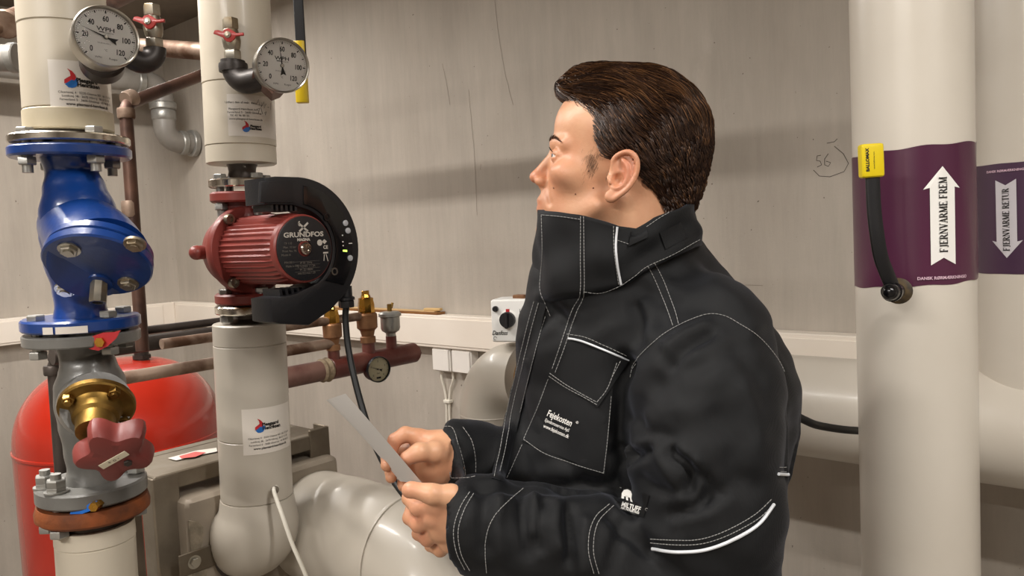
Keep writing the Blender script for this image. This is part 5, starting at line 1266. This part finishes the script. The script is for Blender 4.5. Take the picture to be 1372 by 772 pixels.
# soft cloth unevenness everywhere
x, y, z = JP.T
disp += .0021*np.sin(31*x+13*z+2*np.sin(17*z))*np.sin(23*z-11*y)+.0013*np.sin(67*x-29*z+3*np.sin(41*z))*np.sin(53*z+37*y)
disp += .0006*np.sin(150*z+60*x+4*np.sin(37*x))*np.sin(110*x-40*z)
JP2 = JP+JN*disp[:, None]; JP2 = relax(JP2, JF, 1, .4)
def cloth(name, col, bump=.35, rough=.62):
    m = mat(name, col, rough, sheen=.08, spec=.28); nt = m.node_tree; N = nt.nodes; L = nt.links; b = N['Principled BSDF']
    b.inputs['Sheen Roughness'].default_value = .35; b.inputs['Sheen Tint'].default_value = (.75, .8, 1, 1)
    tc = N.new('ShaderNodeTexCoord'); w1 = N.new('ShaderNodeTexWave'); w2 = N.new('ShaderNodeTexWave')
    for w_, dr in ((w1, 'Z'), (w2, 'X')):
        w_.bands_direction = dr; w_.inputs['Scale'].default_value = 420; w_.inputs['Distortion'].default_value = .6; L.new(tc.outputs['Object'], w_.inputs[0])
    ad = N.new('ShaderNodeMath'); L.new(w1.outputs[1], ad.inputs[0]); L.new(w2.outputs[1], ad.inputs[1])
    bp = N.new('ShaderNodeBump'); bp.inputs['Strength'].default_value = bump; bp.inputs['Distance'].default_value = .0004
    L.new(ad.outputs[0], bp.inputs['Height']); L.new(bp.outputs[0], b.inputs['Normal']); return m
M_JACK = cloth('jacket_canvas', '0e0f11'); M_JACK2 = cloth('jacket_canvas_patch', '0c0d0f')
M_SKIN = mat('skin', 'd8a683', .42, var='cb9270', vscale=16, bump=.12, bscale=260, sub=.08, spec=.45, lo=.38, hi=.66)
# redder nose, ear and knuckles come from where they are on the body
def skin_reds():
    nt = M_SKIN.node_tree; N = nt.nodes; L = nt.links; b = N['Principled BSDF']
    src = b.inputs['Base Color'].links[0].from_socket; at_ = N.new('ShaderNodeAttribute'); at_.attribute_name = 'flush'
    mx = N.new('ShaderNodeMix'); mx.data_type = 'RGBA'; L.new(at_.outputs['Fac'], mx.inputs[0]); L.new(src, mx.inputs[6]); mx.inputs[7].default_value = srgb('c46a54'); L.new(mx.outputs[2], b.inputs['Base Color'])
skin_reds()
M_HAIR = mat('hair_brown', '24160e', .46, var='33211a', vscale=60, spec=.35, vdist=(1, 1, 1))
M_THREAD = mat('pale_thread', '9a9a98', .7); M_REFL = mat('reflective_piping', 'cfd2d6', .3, spec=.6)
pz = thing('person', 'man in a black work jacket reading a folded sheet and looking up left', 'person', (RH*.2+FH*1.12))
# body: head, hands and a core under the clothes, one mesh
def core(X, Y, Z):
    d = torso(X, Y, Z, .035)
    for a, b, r0, r1 in ((SH, EL, .05, .042), (EL, LC(640, 700, .897), .040, .026), (SR, ER, .05, .042), (ER, LC(612, 610, 1.01), .04, .026)): d = smin(d, cap(X, Y, Z, a, b, r0, r1), .03)
    return d
CP, CF = snet(core, np.array([-.12, .78, .9]), np.array([.42, 1.36, 1.60]), .012)
LEG = []
hipc = np.array([np.interp(.9, rz, rcx)+.0, TY])
for s in (-1, 1):
    hx = hipc+TS*.10*s; kx = hx+TF*.03; ax_ = hx-TF*.01; LEG.append(((hx[0], hx[1], .92), (kx[0], kx[1], .50), (ax_[0], ax_[1], .09)))
def legs(X, Y, Z, r=0.):
    d = ell(X, Y, Z, (hipc[0], hipc[1], .93), (.165-r, .17-r, .13))
    for s, l in enumerate(LEG): d = smin(d, chain(X, Y, Z, l, [.092-r, .068-r, .055-r], .02) if s == 0 else chain(X, Y, Z, l, [.092-r, .068-r, .055-r], .02), .03 if s == 0 else .006)
    return d
GP, GF = snet(lambda X, Y, Z: legs(X, Y, Z, .012), np.array([-.1, .82, .02]), np.array([.5, 1.46, 1.05]), .013)
parts_ = [(HP_, HF_), (LP_, LF_), (RP_, RF_), (CP, CF), (GP, GF)]; off = 0; PV, PF = [], []
for P_, F_ in parts_:
    n_ = vnorm(P_, F_)
    if (n_*(P_-P_.mean(0))).sum(1).mean() < 0: F_ = F_[:, ::-1]
    PV.append(P_); PF.append(F_+off); off += len(P_)
PV = np.concatenate(PV); PF = np.concatenate(PF)
body = qmesh('body', PV, PF, M_SKIN, pz)
fl = np.zeros(len(PV)); f_, l_, u_ = to_head(*PV.T)
def blob(c, r): return np.exp(-(((f_-c[0])/r[0])**2+((np.abs(l_)-c[1])/r[1])**2+((u_-c[2])/r[2])**2))
fl += .5*blob((108, 0, -20), (12, 12, 12))+.45*blob((-8, 86, 4), (22, 9, 34))+.75*blob((92, 0, -55), (8, 22, 8))+.18*blob((70, 45, -15), (25, 20, 22))
for c in ((549, 657, .868), (561, 703, .902), (560, 681, .893), (524, 606, .988), (546, 614, .952), (585, 676, .882), (581, 693, .888), (529, 590, .992), (573, 722, .91)):
    fl += .32*np.exp(-(((PV-Q(*c))/.014)**2).sum(1))
at__ = body.data.attributes.new('flush', 'FLOAT', 'POINT'); at__.data.foreach_set('value', fl.clip(0, 1).astype(np.float32))
# eyes, brows, lashes, moles
def hv(f, l, u): p = hp(f, l, u); return V3(to_w(p[None])[0])
HFw = V3(to_w((hf)[None])[0]); HLw = V3(to_w((hl)[None])[0]); HUw = V3(to_w((hu)[None])[0])
M_EYE = mat('eye_white', 'e6ded6', .12, coat=.6); M_IRIS = mat('iris_grey', '4d5b63', .15, coat=.5)
for s in (1, -1):
    e = hv(78, 31*s, 13.2); g = (HFw*1+HUw*.05).normalized()
    eo = mesh(lambda mb: sph(mb, e, .0121, 28, 18, frame(e, g)), 'eye', M_EYE, pz)
    mesh(lambda mb: lathe(mb, frame(e, g), [(.0064, .0103), (.0060, .0109), (.0030, .01215), (0, .0125)], 24), 'iris', M_IRIS, eo)
    mesh(lambda mb: lathe(mb, frame(e, g), [(.0023, .0122), (.0012, .01262), (0, .0127)], 16), 'pupil', M_INK, eo)
def ribbon_hair(mb, pts, w0, w1):
    """three-sided tapering strand"""
    n = len(pts); t0 = (pts[1]-pts[0]); x = t0.orthogonal().normalized(); vs = []
    for i, p in enumerate(pts):
        t = (pts[min(i+1, n-1)]-pts[max(i-1, 0)]).normalized(); x = (x-t*x.dot(t)).normalized(); y = t.cross(x); r = w0+(w1-w0)*i/(n-1)
        for k in range(3): a = 2*PI*k/3; vs.append(p+x*math.cos(a)*r+y*math.sin(a)*r)
    mb.add(vs, [(i*3+k, i*3+(k+1) % 3, (i+1)*3+(k+1) % 3, (i+1)*3+k) for i in range(n-1) for k in range(3)])
bvb = BVHTree.FromPolygons([tuple(v) for v in to_w(HP_)], [tuple(f) for f in HF_])
def snap(p, e=.0006):
    q, n, i, d = bvb.find_nearest(p); 
    if (p-q).dot(n) < 0 and (q-V3(to_w(HO[None])[0])).dot(n) < 0: n = -n
    return q+n*e, n
for s in (1, -1):
    mb = MB(); random.seed(5)
    for k in range(110):
        t = random.random(); l = 10+38*t; u = 33.5+5*math.sin(min(1, t*1.25)*PI*.62)-6*t*t+random.uniform(-2.4, 2.4)*(1-.6*t); f = 101-.010*(l-8)**2
        p, n = snap(hv(f, l*s, u)); d = (HLw*s*(.5+.5*t)+HUw*(.75-.9*t)+HFw*-.1).normalized(); d = (d-n*d.dot(n)).normalized()
        ribbon_hair(mb, [p, p+d*.003+n*.0008, p+d*.007+n*.0008], .00030, .00008)
    mb.build('eyebrow', mat('brow_brown', '4a3222', .6), pz)
    mb = MB()
    for k in range(26):
        t = k/25; l = 20+22*t; p = hv(90.3-.018*(l-31)**2, l*s, 17.0-.006*(l-30)**2); d = (HFw*.8+HUw*.5+HLw*s*(t-.3)*.7).normalized()
        ribbon_hair(mb, [p, p+d*.004, p+d*.007+HUw*.002], .00022, .00006)
    mb.build('eyelash', M_HAIR, pz)
mb = MB()
for px, py in ((789, 229), (742, 252), (771, 260), (795, 252)):
    r_ = ray(px, py); h = bvb.ray_cast(EYE, r_)
    if h[0]: sph(mb, h[0], .0011, 8, 6)
mb.build('mole', mat('mole_brown', '6b4030', .6), pz)
# hair: a shaped cap and combed strands
def hair_sdf(X, Y, Z, inset=0.):
    f, l, u = to_head(X, Y, Z); al = np.abs(l)
    d = ell(f, l, u, (-15, 0, 68), (98, 84, 90))
    d = smin(d, ell(f, l, u, (-60, 0, 40), (58, 66, 74)), 20)
    d = smin(d, ell(f, l, u, (34, 0, 102), (66, 62, 42), [[.95, 0, .31], [0, 1, 0], [-.31, 0, .95]]), 22)
    d = smin(d, ell(f, l, u, (90, 0, 106), (18, 44, 15)), 14)
    d = smin(d, ell(f, l, u, (-88, 0, -6), (26, 50, 52)), 20)
    # hairline: in front and below is skin (f, u) polygon on the side view
    hf1 = f-np.interp(u, [-70, -45, -20, 5, 14, 22, 32, 44, 58, 74, 86, 94, 102], [-50, -43, -35, -26, -10, 26, 38, 48, 57, 66, 80, 100, 140])
    d = smax(d, hf1*.8, 4)
    # clear the ear
    d = smax(d, -ell(f, al, u, (-6, 84, 3), (21, 30, 33)), 6)
    d = smax(d, -(u+62+.25*(f+80)), 5)
    d = smax(d, al-80.5, 8)
    return (d+inset)/1000
lo = HO-np.array([.16, .13, .12]); hi = HO+np.array([.19, .12, .20])
P_, F_ = snet(lambda X, Y, Z: hair_sdf(X, Y, Z, 2.5), lo, hi, .0028); P_ = relax(P_, F_, 2, .5)
n_ = vnorm(P_, F_)
if (n_*(P_-P_.mean(0))).sum(1).mean() < 0: F_ = F_[:, ::-1]; n_ = -n_
hair = qmesh('hair', P_, F_, mat('hair_under', '1c110b', .9, spec=.1), pz)
bvh_h = BVHTree.FromPolygons([tuple(v) for v in to_w(P_)], [tuple(f) for f in F_])
Wn = to_w(P_); Nn = to_w(n_)
def strands():
    rng = np.random.RandomState(11); mb = MB(); f, l, u = to_head(*P_.T)
    hd = head_sdf(P_[:, 0], P_[:, 1], P_[:, 2], False)
    ok = np.where((hd > -.004))[0]; pick = rng.choice(ok, 15000)
    for i in pick:
        p = V3(Wn[i])+V3(rng.uniform(-.0014, .0014, 3)); ff, ll, uu = f[i], l[i], u[i]
        top = min(1, max(0, (uu-70)/50)); front = min(1, max(0, (ff-20)/60)); back = min(1, max(0, (-ff-30)/50)); sd = 1 if ll > 0 else -1
        d = HFw*(-1.0+.0*front)+HUw*(.55*front*(1-top)-.55*(1-top)-.55*back-.25)+HLw*(.16*sd+.25*math.sin(ff*.11+uu*.07))*(.4+.6*top)
        d += HUw*.34*math.sin(ff*.09+ll*.13+2+uu*.05)+HFw*.15*math.sin(uu*.16)+HUw*rng.uniform(-.14, .14)
        L_ = (.020+.026*top+.010*front)*rng.uniform(.6, 1.25)*(1-.45*back*(1-top)); n = 6; pts = []; q = p; wig = rng.uniform(-1, 1)
        lock = math.sin(ff*.16+uu*.10+3*math.sin(uu*.05))*math.sin(uu*.19-ff*.05+ll*.1); lift_ = rng.uniform(.0004, .0030)*(1+.5*top)+.0022*max(0, lock)
        for k in range(n+1):
            c, nn_, _, _ = bvh_h.find_nearest(q)
            t = k/n; pts.append(c+nn_*(lift_*math.sin(PI*min(.85, .12+t*.85))))
            dd = (d-nn_*d.dot(nn_)); dd.normalize(); dd = (dd+HUw*.06*wig).normalized(); q = c+dd*(L_/n)
        q_ = rng.rand()-.22*top-.12*max(0, math.sin(ff*.12+uu*.09)); mb.mi = 0 if q_ > .42 else (1 if q_ > .0 else 2)
        ribbon_hair(mb, pts, rng.uniform(.00042, .00080), .00018)
    return mb
mb = strands(); mb.build('hair_strands', [M_HAIR, mat('hair_mid', '462e1d', .40), mat('hair_light', '735033', .38)], hair, angle=80)
mb = MB(); random.seed(9)                     # sideburn stubble and temple wisps
for k in range(260):
    zone = random.random()*.44
    if zone < .45: f, u = 34+random.gauss(0, 5), 9+random.gauss(0, 8); f -= (9-u)*.3
    else: t = random.random(); f, u = 38+24*t+random.gauss(0, 2.5), 34+42*t+random.gauss(0, 3)
    p, n = snap(hv(f, 74, u), .0002); d = (HUw*-.8+HFw*(-.55 if zone > .45 else .15)+HLw*random.uniform(-.2, .2)); d = (d-n*d.dot(n)).normalized(); L_ = random.uniform(.003, .007) if zone < .45 else random.uniform(.006, .014)
    ribbon_hair(mb, [p, p+d*L_*.5+n*.0007, p+d*L_+n*.0004], .00016, .00005)
mb.build('sideburn', mat('hair_sideburn', '7a563a', .5), hair)
# jacket
jk = qmesh('jacket', JP2, JF, M_JACK, pz)
bvj = BVHTree.FromPolygons([tuple(v) for v in to_w(JP2)], [tuple(f) for f in JF])
# collar: a tall standing shell
CBOT, CTOP = [], []
nC = 96
def cring(a):
    """angle round the neck (0 = front) -> bottom and top points, local"""
    c, s = math.cos(a), math.sin(a)          # c forward, s his left (towards the camera)
    B0 = LC(836, 408, 1.08); T0 = LC(824, 285, 1.055)
    hwb = (.121, .112); hwt = (.1040, .0860)
    e = 2.6 if c > 0 else 2.2
    k = (abs(c)**e+abs(s)**e)**(-1/e)
    fw = np.array([-1, -.0, 0]); lf = np.array([0, -1., 0])
    b = B0+fw*c*k*(hwb[0] if c > 0 else .108)+lf*s*k*hwb[1]; t = T0+fw*c*k*hwt[0]+lf*s*k*hwt[1]
    return b, t, c*k, s*k
zt0 = LC(722, 281, 1.05)[2]
def collar_mesh():
    nv = 22; V = []; fs = []
    for i in range(nC):
        a = 2*PI*i/nC; b, t, c, s = cring(a)
        # silhouette of the top edge: high at the front, dips at the side, rises at the nape
        Xt = t[0]; pxs = np.interp(Xt, [LC(x_, 290, t[1])[0] for x_ in (720, 780, 830, 852, 880, 928)], [0, 1, 2, 3, 4, 5])
        pyt = np.interp(pxs, [0, 1, 2, 3, 4, 5], [281, 288, 303, 306, 290, 274]); t = t.copy(); t[2] = LC(686+Xt/t[1]*FPX, pyt, t[1])[2]
        if s < 0: t[2] = t[2]*.0+LC(686+Xt/t[1]*FPX, np.interp(pxs, [0, 5], [282, 276]), t[1])[2]-.004
        pb = 686+b[0]/b[1]*FPX; b = b.copy(); b[2] = LC(pb, np.interp(pb, [716, 780, 833, 870, 937, 960], [414, 404, 392, 368, 336, 332] if s > -.3 else [400, 395, 380, 360, 336, 332]), b[1])[2]
        for j in range(nv+1):
            v = j/nv; p = b*(1-v)+t*v
            bul = math.sin(PI*v)*.002*(1 if c > 0 else -.3)-.022*max(0, 1-v/.10)**1.2*(1 if s > 0 or c < .3 else .2)
            bul += .0022*math.sin(9*a+5*v)*math.sin(PI*v)+.003*math.sin(4*a-7*v)*math.sin(PI*v)
            o = np.array([-c, -s, 0]); o /= np.linalg.norm(o)+1e-9
            V.append(p+o*bul)
    for i in range(nC):
        for j in range(nv): k = (i+1) % nC; fs.append((i*(nv+1)+j, k*(nv+1)+j, k*(nv+1)+j+1, i*(nv+1)+j+1))
    V = np.array(V); F = np.array(fs); N_ = vnorm(V, F)
    cen = LC(830, 340, 1.07); 
    if (N_[:, :2]*(V-cen)[:, :2]).sum(1).mean() < 0: F = F[:, ::-1]; N_ = -N_
    IN = V-N_*.009; n = len(V); nv1 = nv+1
    rim = [(i*nv1+nv, ((i+1) % nC)*nv1+nv, n+((i+1) % nC)*nv1+nv, n+i*nv1+nv) for i in range(nC)]
    return np.concatenate([V, IN]), np.concatenate([F, F[:, ::-1]+n, np.array(rim)])
KP, KF = collar_mesh()
kc_ = qmesh('collar', KP, KF, M_JACK, jk)
# combined surface for stitching
allv = np.concatenate([JP2, KP]); allf = np.concatenate([JF, KF+len(JP2)])
bva = BVHTree.FromPolygons([tuple(v) for v in to_w(allv)], [tuple(f) for f in allf])
def hit(px, py, e=.0):
    r_ = ray(px, py); h = bva.ray_cast(EYE, r_)
    if h[0] is None: return None
    n = h[1] if h[1].dot(r_) < 0 else -h[1]
    return h[0]+n*e-r_*e*.5
def dense(pl, step=1.5):
    pl = [V3((x, y, 0)) for x, y in pl]; sp = smooth_path(pl, 8) if len(pl) > 2 else pl; out = [sp[0]]
    for a, b in zip(sp, sp[1:]):
        n = max(1, int((b-a).length/step))
        for k in range(1, n+1): out.append(a.lerp(b, k/n))
    return [(p.x, p.y) for p in out]
def on_cloth(pl, e, step=1.5):
    P = [hit(x, y, e) for x, y in dense(pl, step)]; P = [p for p in P if p]; out = []
    for i, p in enumerate(P):
        if i and (p-P[i-1]).length > .03: break
        out.append(p)
    for _ in range(2): out = [out[0]]+[(out[i-1]+out[i]*2+out[i+1])/4 for i in range(1, len(out)-1)]+[out[-1]] if len(out) > 2 else out
    return out
def stitch(mb, pl, r=.00042, dash=3, gap=1):
    P = on_cloth(pl, .0009, 1.0); i = 0
    while i+dash < len(P):
        tube(mb, P[i:i+dash+1], r, 4); i += dash+gap
def offl(pl, d):
    out = []
    for i, (x, y) in enumerate(pl):
        x0, y0 = pl[max(i-1, 0)]; x1, y1 = pl[min(i+1, len(pl)-1)]; l = math.hypot(x1-x0, y1-y0) or 1; out.append((x-(y1-y0)/l*d, y+(x1-x0)/l*d))
    return out
# patches: pocket, flap, placket, cuff strap, label — thin cloth sheets lying on the jacket
def sheet_on(name, quad, th, m, nu=16, nv=16, corners=None):
    """quad: four picture corners (tl, tr, br, bl) of a sheet hugging the cloth"""
    q = [V3((x, y, 0)) for x, y in quad]; V = []; ok = True
    for j in range(nv+1):
        for i in range(nu+1):
            a, b = i/nu, j/nv; p = (q[0]*(1-a)+q[1]*a)*(1-b)+(q[3]*(1-a)+q[2]*a)*b; V.append(hit(p.x, p.y, 0))
    last = None
    for k, v in enumerate(V):
        if v is None: V[k] = last
        else: last = v
    V = [v if v is not None else last for v in V]
    A = np.array([tuple(v) for v in V]).reshape(nv+1, nu+1, 3)
    for _ in range(5):
        B = A.copy(); B[1:-1] = (A[:-2]+A[1:-1]*2+A[2:])/4; A = B; B = A.copy(); B[:, 1:-1] = (A[:, :-2]+A[:, 1:-1]*2+A[:, 2:])/4; A = B
    ed = np.array([tuple((EYE-V3(p)).normalized()) for p in A.reshape(-1, 3)]).reshape(A.shape)
    T_ = A+ed*th; Bm = A-ed*.004; n = (nv+1)*(nu+1); vs = np.concatenate([T_.reshape(-1, 3), Bm.reshape(-1, 3)])
    fs = [(j*(nu+1)+i, j*(nu+1)+i+1, (j+1)*(nu+1)+i+1, (j+1)*(nu+1)+i) for j in range(nv) for i in range(nu)]
    rim = [k for k in range(nu)]; 
    loop = [i for i in range(nu+1)]+[(j)*(nu+1)+nu for j in range(1, nv+1)]+[nv*(nu+1)+i for i in range(nu-1, -1, -1)]+[j*(nu+1) for j in range(nv-1, 0, -1)]
    for a, b in zip(loop, loop[1:]+loop[:1]): fs.append((a, b, b+n, a+n))
    mb = MB(); mb.add([tuple(v) for v in vs], fs); o = mb.build(name, m, jk, angle=50)
    def fn(u, v, e=.0):
        """u, v in 0..1 across and down the sheet"""
        x, y = u*nu, v*nv; i, j = min(max(int(x), 0), nu-1), min(max(int(y), 0), nv-1); a, b = x-i, y-j
        p = (T_[j, i]*(1-a)+T_[j, i+1]*a)*(1-b)+(T_[j+1, i]*(1-a)+T_[j+1, i+1]*a)*b; return V3(p)+V3(ed[j, i])*e
    return o, fn
pk, pkf = sheet_on('chest_pocket', [(737, 500), (822, 512), (811, 636), (699, 591)], .0022, M_JACK2)
pfp, _ = sheet_on('pocket_flap', [(762, 458), (843, 484), (801, 546), (733, 502)], .0050, M_JACK2)
sheet_on('cuff_strap', [(578, 566), (607, 561), (624, 640), (604, 645)], .0035, M_JACK2, 8, 12)
sheet_on('front_placket', [(714, 402), (732, 408), (676, 645), (658, 640)], .0028, M_JACK2, 8, 40)
sheet_on('collar_patch', [(884, 312), (912, 298), (922, 318), (892, 334)], .0020, M_JACK2, 8, 8)
sheet_on('collar_lapel', [(846, 310), (866, 292), (868, 318), (842, 330)], .0035, M_JACK2, 8, 8)
_sv, _sf = list(to_w(allv)), [tuple(f) for f in allf]
for o_ in jk.children:
    if o_.name.split('.')[0] in ('chest_pocket', 'pocket_flap', 'cuff_strap', 'front_placket', 'collar_lapel', 'collar_patch'):
        k_ = len(_sv); _sv += [np.array(v.co) for v in o_.data.vertices]; _sf += [tuple(i_+k_ for i_ in p.vertices) for p in o_.data.polygons]
bva = BVHTree.FromPolygons([tuple(v) for v in _sv], _sf)
mb = MB()
ARM = [(846, 500), (849, 488), (862, 472), (884, 452), (906, 438), (930, 427), (952, 421), (972, 424), (990, 434), (1012, 448), (1030, 466), (1045, 487), (1054, 510), (1058, 535)]
ARM2 = [(x-1, y+6) for x, y in ARM]
S_LINES = [ARM, ARM2, [(868, 357), (882, 385), (896, 420), (903, 440)], [(877, 353), (892, 383), (904, 415), (910, 437)],
    [(833, 382), (850, 370), (868, 357), (900, 342), (937, 321)], [(782, 391), (806, 392), (833, 382)],
    [(726, 288), (750, 290), (778, 294)], [(726, 288), (727, 340), (724, 385), (730, 405), (738, 425)], [(778, 290), (778, 350), (777, 395), (767, 415), (752, 460), (740, 495)], [(782, 290), (783, 350), (782, 396), (773, 418), (758, 462), (744, 500)],
    [(822, 303), (823, 340), (829, 382)], [(866, 304), (890, 288), (921, 273)], [(827, 322), (842, 327)],
    [(716, 404), (706, 440), (694, 490), (680, 550), (668, 610), (662, 640)], [(722, 406), (712, 442), (700, 492), (686, 552), (674, 612), (667, 642)], [(731, 424), (718, 470), (703, 530), (694, 570)],
    [(760, 448), (784, 452), (812, 464), (841, 477)], [(737, 500), (758, 515), (780, 528), (800, 539)], [(800, 539), (814, 520), (827, 484)], [(736, 504), (758, 519), (782, 532), (801, 543)], [(820, 505), (832, 482)],
    [(735, 508), (720, 548), (702, 589)], [(702, 589), (731, 608), (770, 622), (809, 634)], [(809, 634), (814, 590), (819, 530)], [(700, 596), (688, 620), (676, 645)],
    [(629, 660), (617, 680), (608, 710), (612, 740), (624, 765)], [(634, 662), (622, 684), (614, 712), (618, 742), (630, 765)],
    [(701, 655), (672, 680), (656, 705), (650, 735), (652, 768)], [(816, 676), (800, 690), (790, 710), (788, 740), (796, 771)], [(822, 678), (806, 693), (797, 712), (795, 742), (803, 771)],
    [(872, 722), (905, 724), (940, 722), (975, 710), (1010, 690), (1034, 668)], [(872, 727), (905, 730), (942, 728), (978, 716), (1014, 696), (1036, 676)],
    [(583, 566), (590, 585), (599, 610), (604, 642)], [(588, 574), (598, 572), (607, 575), (615, 598), (622, 625), (624, 642)], [(590, 590), (600, 620), (606, 643)], [(620, 573), (632, 592), (637, 620), (636, 650)], [(606, 640), (625, 641), (640, 638)],
    [(1044, 626), (1054, 626), (1062, 622)], [(1045, 632), (1054, 632), (1062, 628)], [(831, 653), (850, 660), (870, 668)]]
for pl in S_LINES:
    try: stitch(mb, pl)
    except Exception as ex: print('stitch', ex)
mb.build('stitching', M_THREAD, jk, smooth=False)
def piping(pl, r):
    P = on_cloth(pl, .0012)
    mesh(lambda mb: tube(mb, P, r, 8), 'reflective_piping', M_REFL, jk)
piping([(827, 304), (825, 330), (827, 355), (832, 381)], .0015)
piping([(762, 454), (770, 455), (785, 459), (812, 470), (843, 483)], .0014)
piping([(874, 735), (905, 739), (942, 737), (980, 724), (1015, 703), (1036, 676)], .0019)
piping([(1042, 635), (1052, 636), (1063, 634)], .0018)
# pocket lettering
pkp = plane_fn
def px_text(mb, s, size_px, x, y, ang, e=.0012, bvx=None, **k):
    vs, fs = text_data(s, size_px, **k); c, sn = math.cos(ang), math.sin(ang); out = []
    for a, b in vs:
        px, py = x+a*c+b*sn, y+a*sn-b*c; r_ = ray(px, py); h = bvx.ray_cast(EYE, r_); out.append(h[0]-r_*e if h[0] else on_plane(px, py, out[-1] if out else at(px, py, 1.0), -FH))
    mb.add(out, fs)
def bv_of(o): return BVHTree.FromPolygons([v.co.copy() for v in o.data.vertices], [tuple(p.vertices) for p in o.data.polygons])
bp_ = bv_of(pk); mb = MB(); an = math.radians(24)
px_text(mb, 'Fejekosten', 12.5, 732, 557, an, bvx=bp_, align='LEFT', sx=.66, bold=.18); px_text(mb, '®', 5, 771, 567, an, bvx=bp_, align='LEFT')
px_text(mb, 'Ejendomsservice ApS', 6.2, 729.5, 564.5, an, bvx=bp_, align='LEFT', sx=.66, bold=.05); px_text(mb, 'www.fejekosten.dk', 7.0, 727.5, 572.5, an, bvx=bp_, align='LEFT', sx=.68, bold=.07)
mb.build('pocket_print', M_LWHITE, jk, smooth=False)
sl, slf = sheet_on('sleeve_label', [(833, 651), (870, 664), (862, 694), (829, 682)], .0016, mat('label_black', '0a0a0b', .5), 10, 8)
bs = bv_of(sl); mb = MB(); an = math.radians(17)
def px_poly(mb, pts, bvx, e=.001):
    out = []
    for px, py in pts:
        r_ = ray(px, py); h = bvx.ray_cast(EYE, r_); out.append((h[0] if h[0] else at(px, py, .86))-r_*e)
    mb.add(out, [tuple(range(len(out)))])
px_poly(mb, [(832.5, 668), (833, 661), (836, 656.5), (841, 655.8), (845, 658), (846.5, 662), (846, 668), (847.5, 673), (844.8, 672), (843.8, 667), (841.5, 666.5), (841.5, 671), (839, 670), (838.6, 665.5), (836.4, 665), (836, 669.5), (833.5, 668.5)], bs)
px_text(mb, 'MILTUFF', 9, 832, 678, an, bvx=bs, align='LEFT', sx=.78, bold=.25); px_text(mb, '®', 5, 864, 684, an, bvx=bs, align='LEFT'); px_text(mb, 'AIR INDUSTRIES', 4.2, 831.5, 681.5, an, bvx=bs, align='LEFT', sx=.85, bold=.1)
mb.build('label_print', M_LWHITE, jk, smooth=False)
# trousers and shoes below the hem (outside the frame)
P_, F_ = snet(lambda X, Y, Z: legs(X, Y, Z), np.array([-.1, .80, .06]), np.array([.5, 1.48, 1.07]), .012)
n_ = vnorm(P_, F_)
if (n_*(P_-P_.mean(0))).sum(1).mean() < 0: F_ = F_[:, ::-1]
qmesh('trousers', P_, F_, M_JACK2, pz)
for l in LEG:
    c = np.array(l[2]); P_, F_ = snet(lambda X, Y, Z: smax(smin(cap(X, Y, Z, (c[0], c[1], .06), (c[0]+TF[0]*.17, c[1]+TF[1]*.17, .045), .048, .040), cap(X, Y, Z, (c[0], c[1], .06), (c[0], c[1], .12), .045, .045), .03), -Z+.001, .01), c-np.array([.28, .2, .1]), c+np.array([.12, .12, .12]), .008)
    qmesh('shoe', P_, F_, M_BLACK, pz)
# the folded sheet in his hands
def folded(mb):
    A = [at(441, 535, 1.02), at(463, 527.5, .99)]; B = [at(541, 645, .97), at(567, 649, .915)]
    n = 14
    for lay in range(3):
        vs = []; off = (FH*.0040-RH*.0022+UP*-.0012)*lay
        for i in range(n+1):
            t = i/n; sag = math.sin(PI*t)*.004*(1+lay*.6); l_ = A[0].lerp(B[0], t)+FH*sag+off*1.5; r_ = A[1].lerp(B[1], t)+off*.6+FH*sag*.4
            vs += [l_, l_.lerp(r_, .5), r_]
        vs2 = [v+FH*.0004-RH*.0003 for v in vs]; m = len(vs)
        fs = [(3*i+j, 3*i+j+1, 3*i+j+4, 3*i+j+3) for i in range(n) for j in (0, 1)]
        mb.add(vs+vs2, fs+[tuple(m+k for k in f[::-1]) for f in fs])
        mb.add([vs[3*i+2] for i in range(n+1)]+[vs2[3*i+2] for i in range(n+1)], [(i, i+1, n+2+i, n+1+i) for i in range(n)])
tag(mesh(folded, 'folded_sheet', M_SHEET, angle=60), 'folded grey-white paper sheet held in both hands', 'paper')
print('man done', time.time()-_t0)
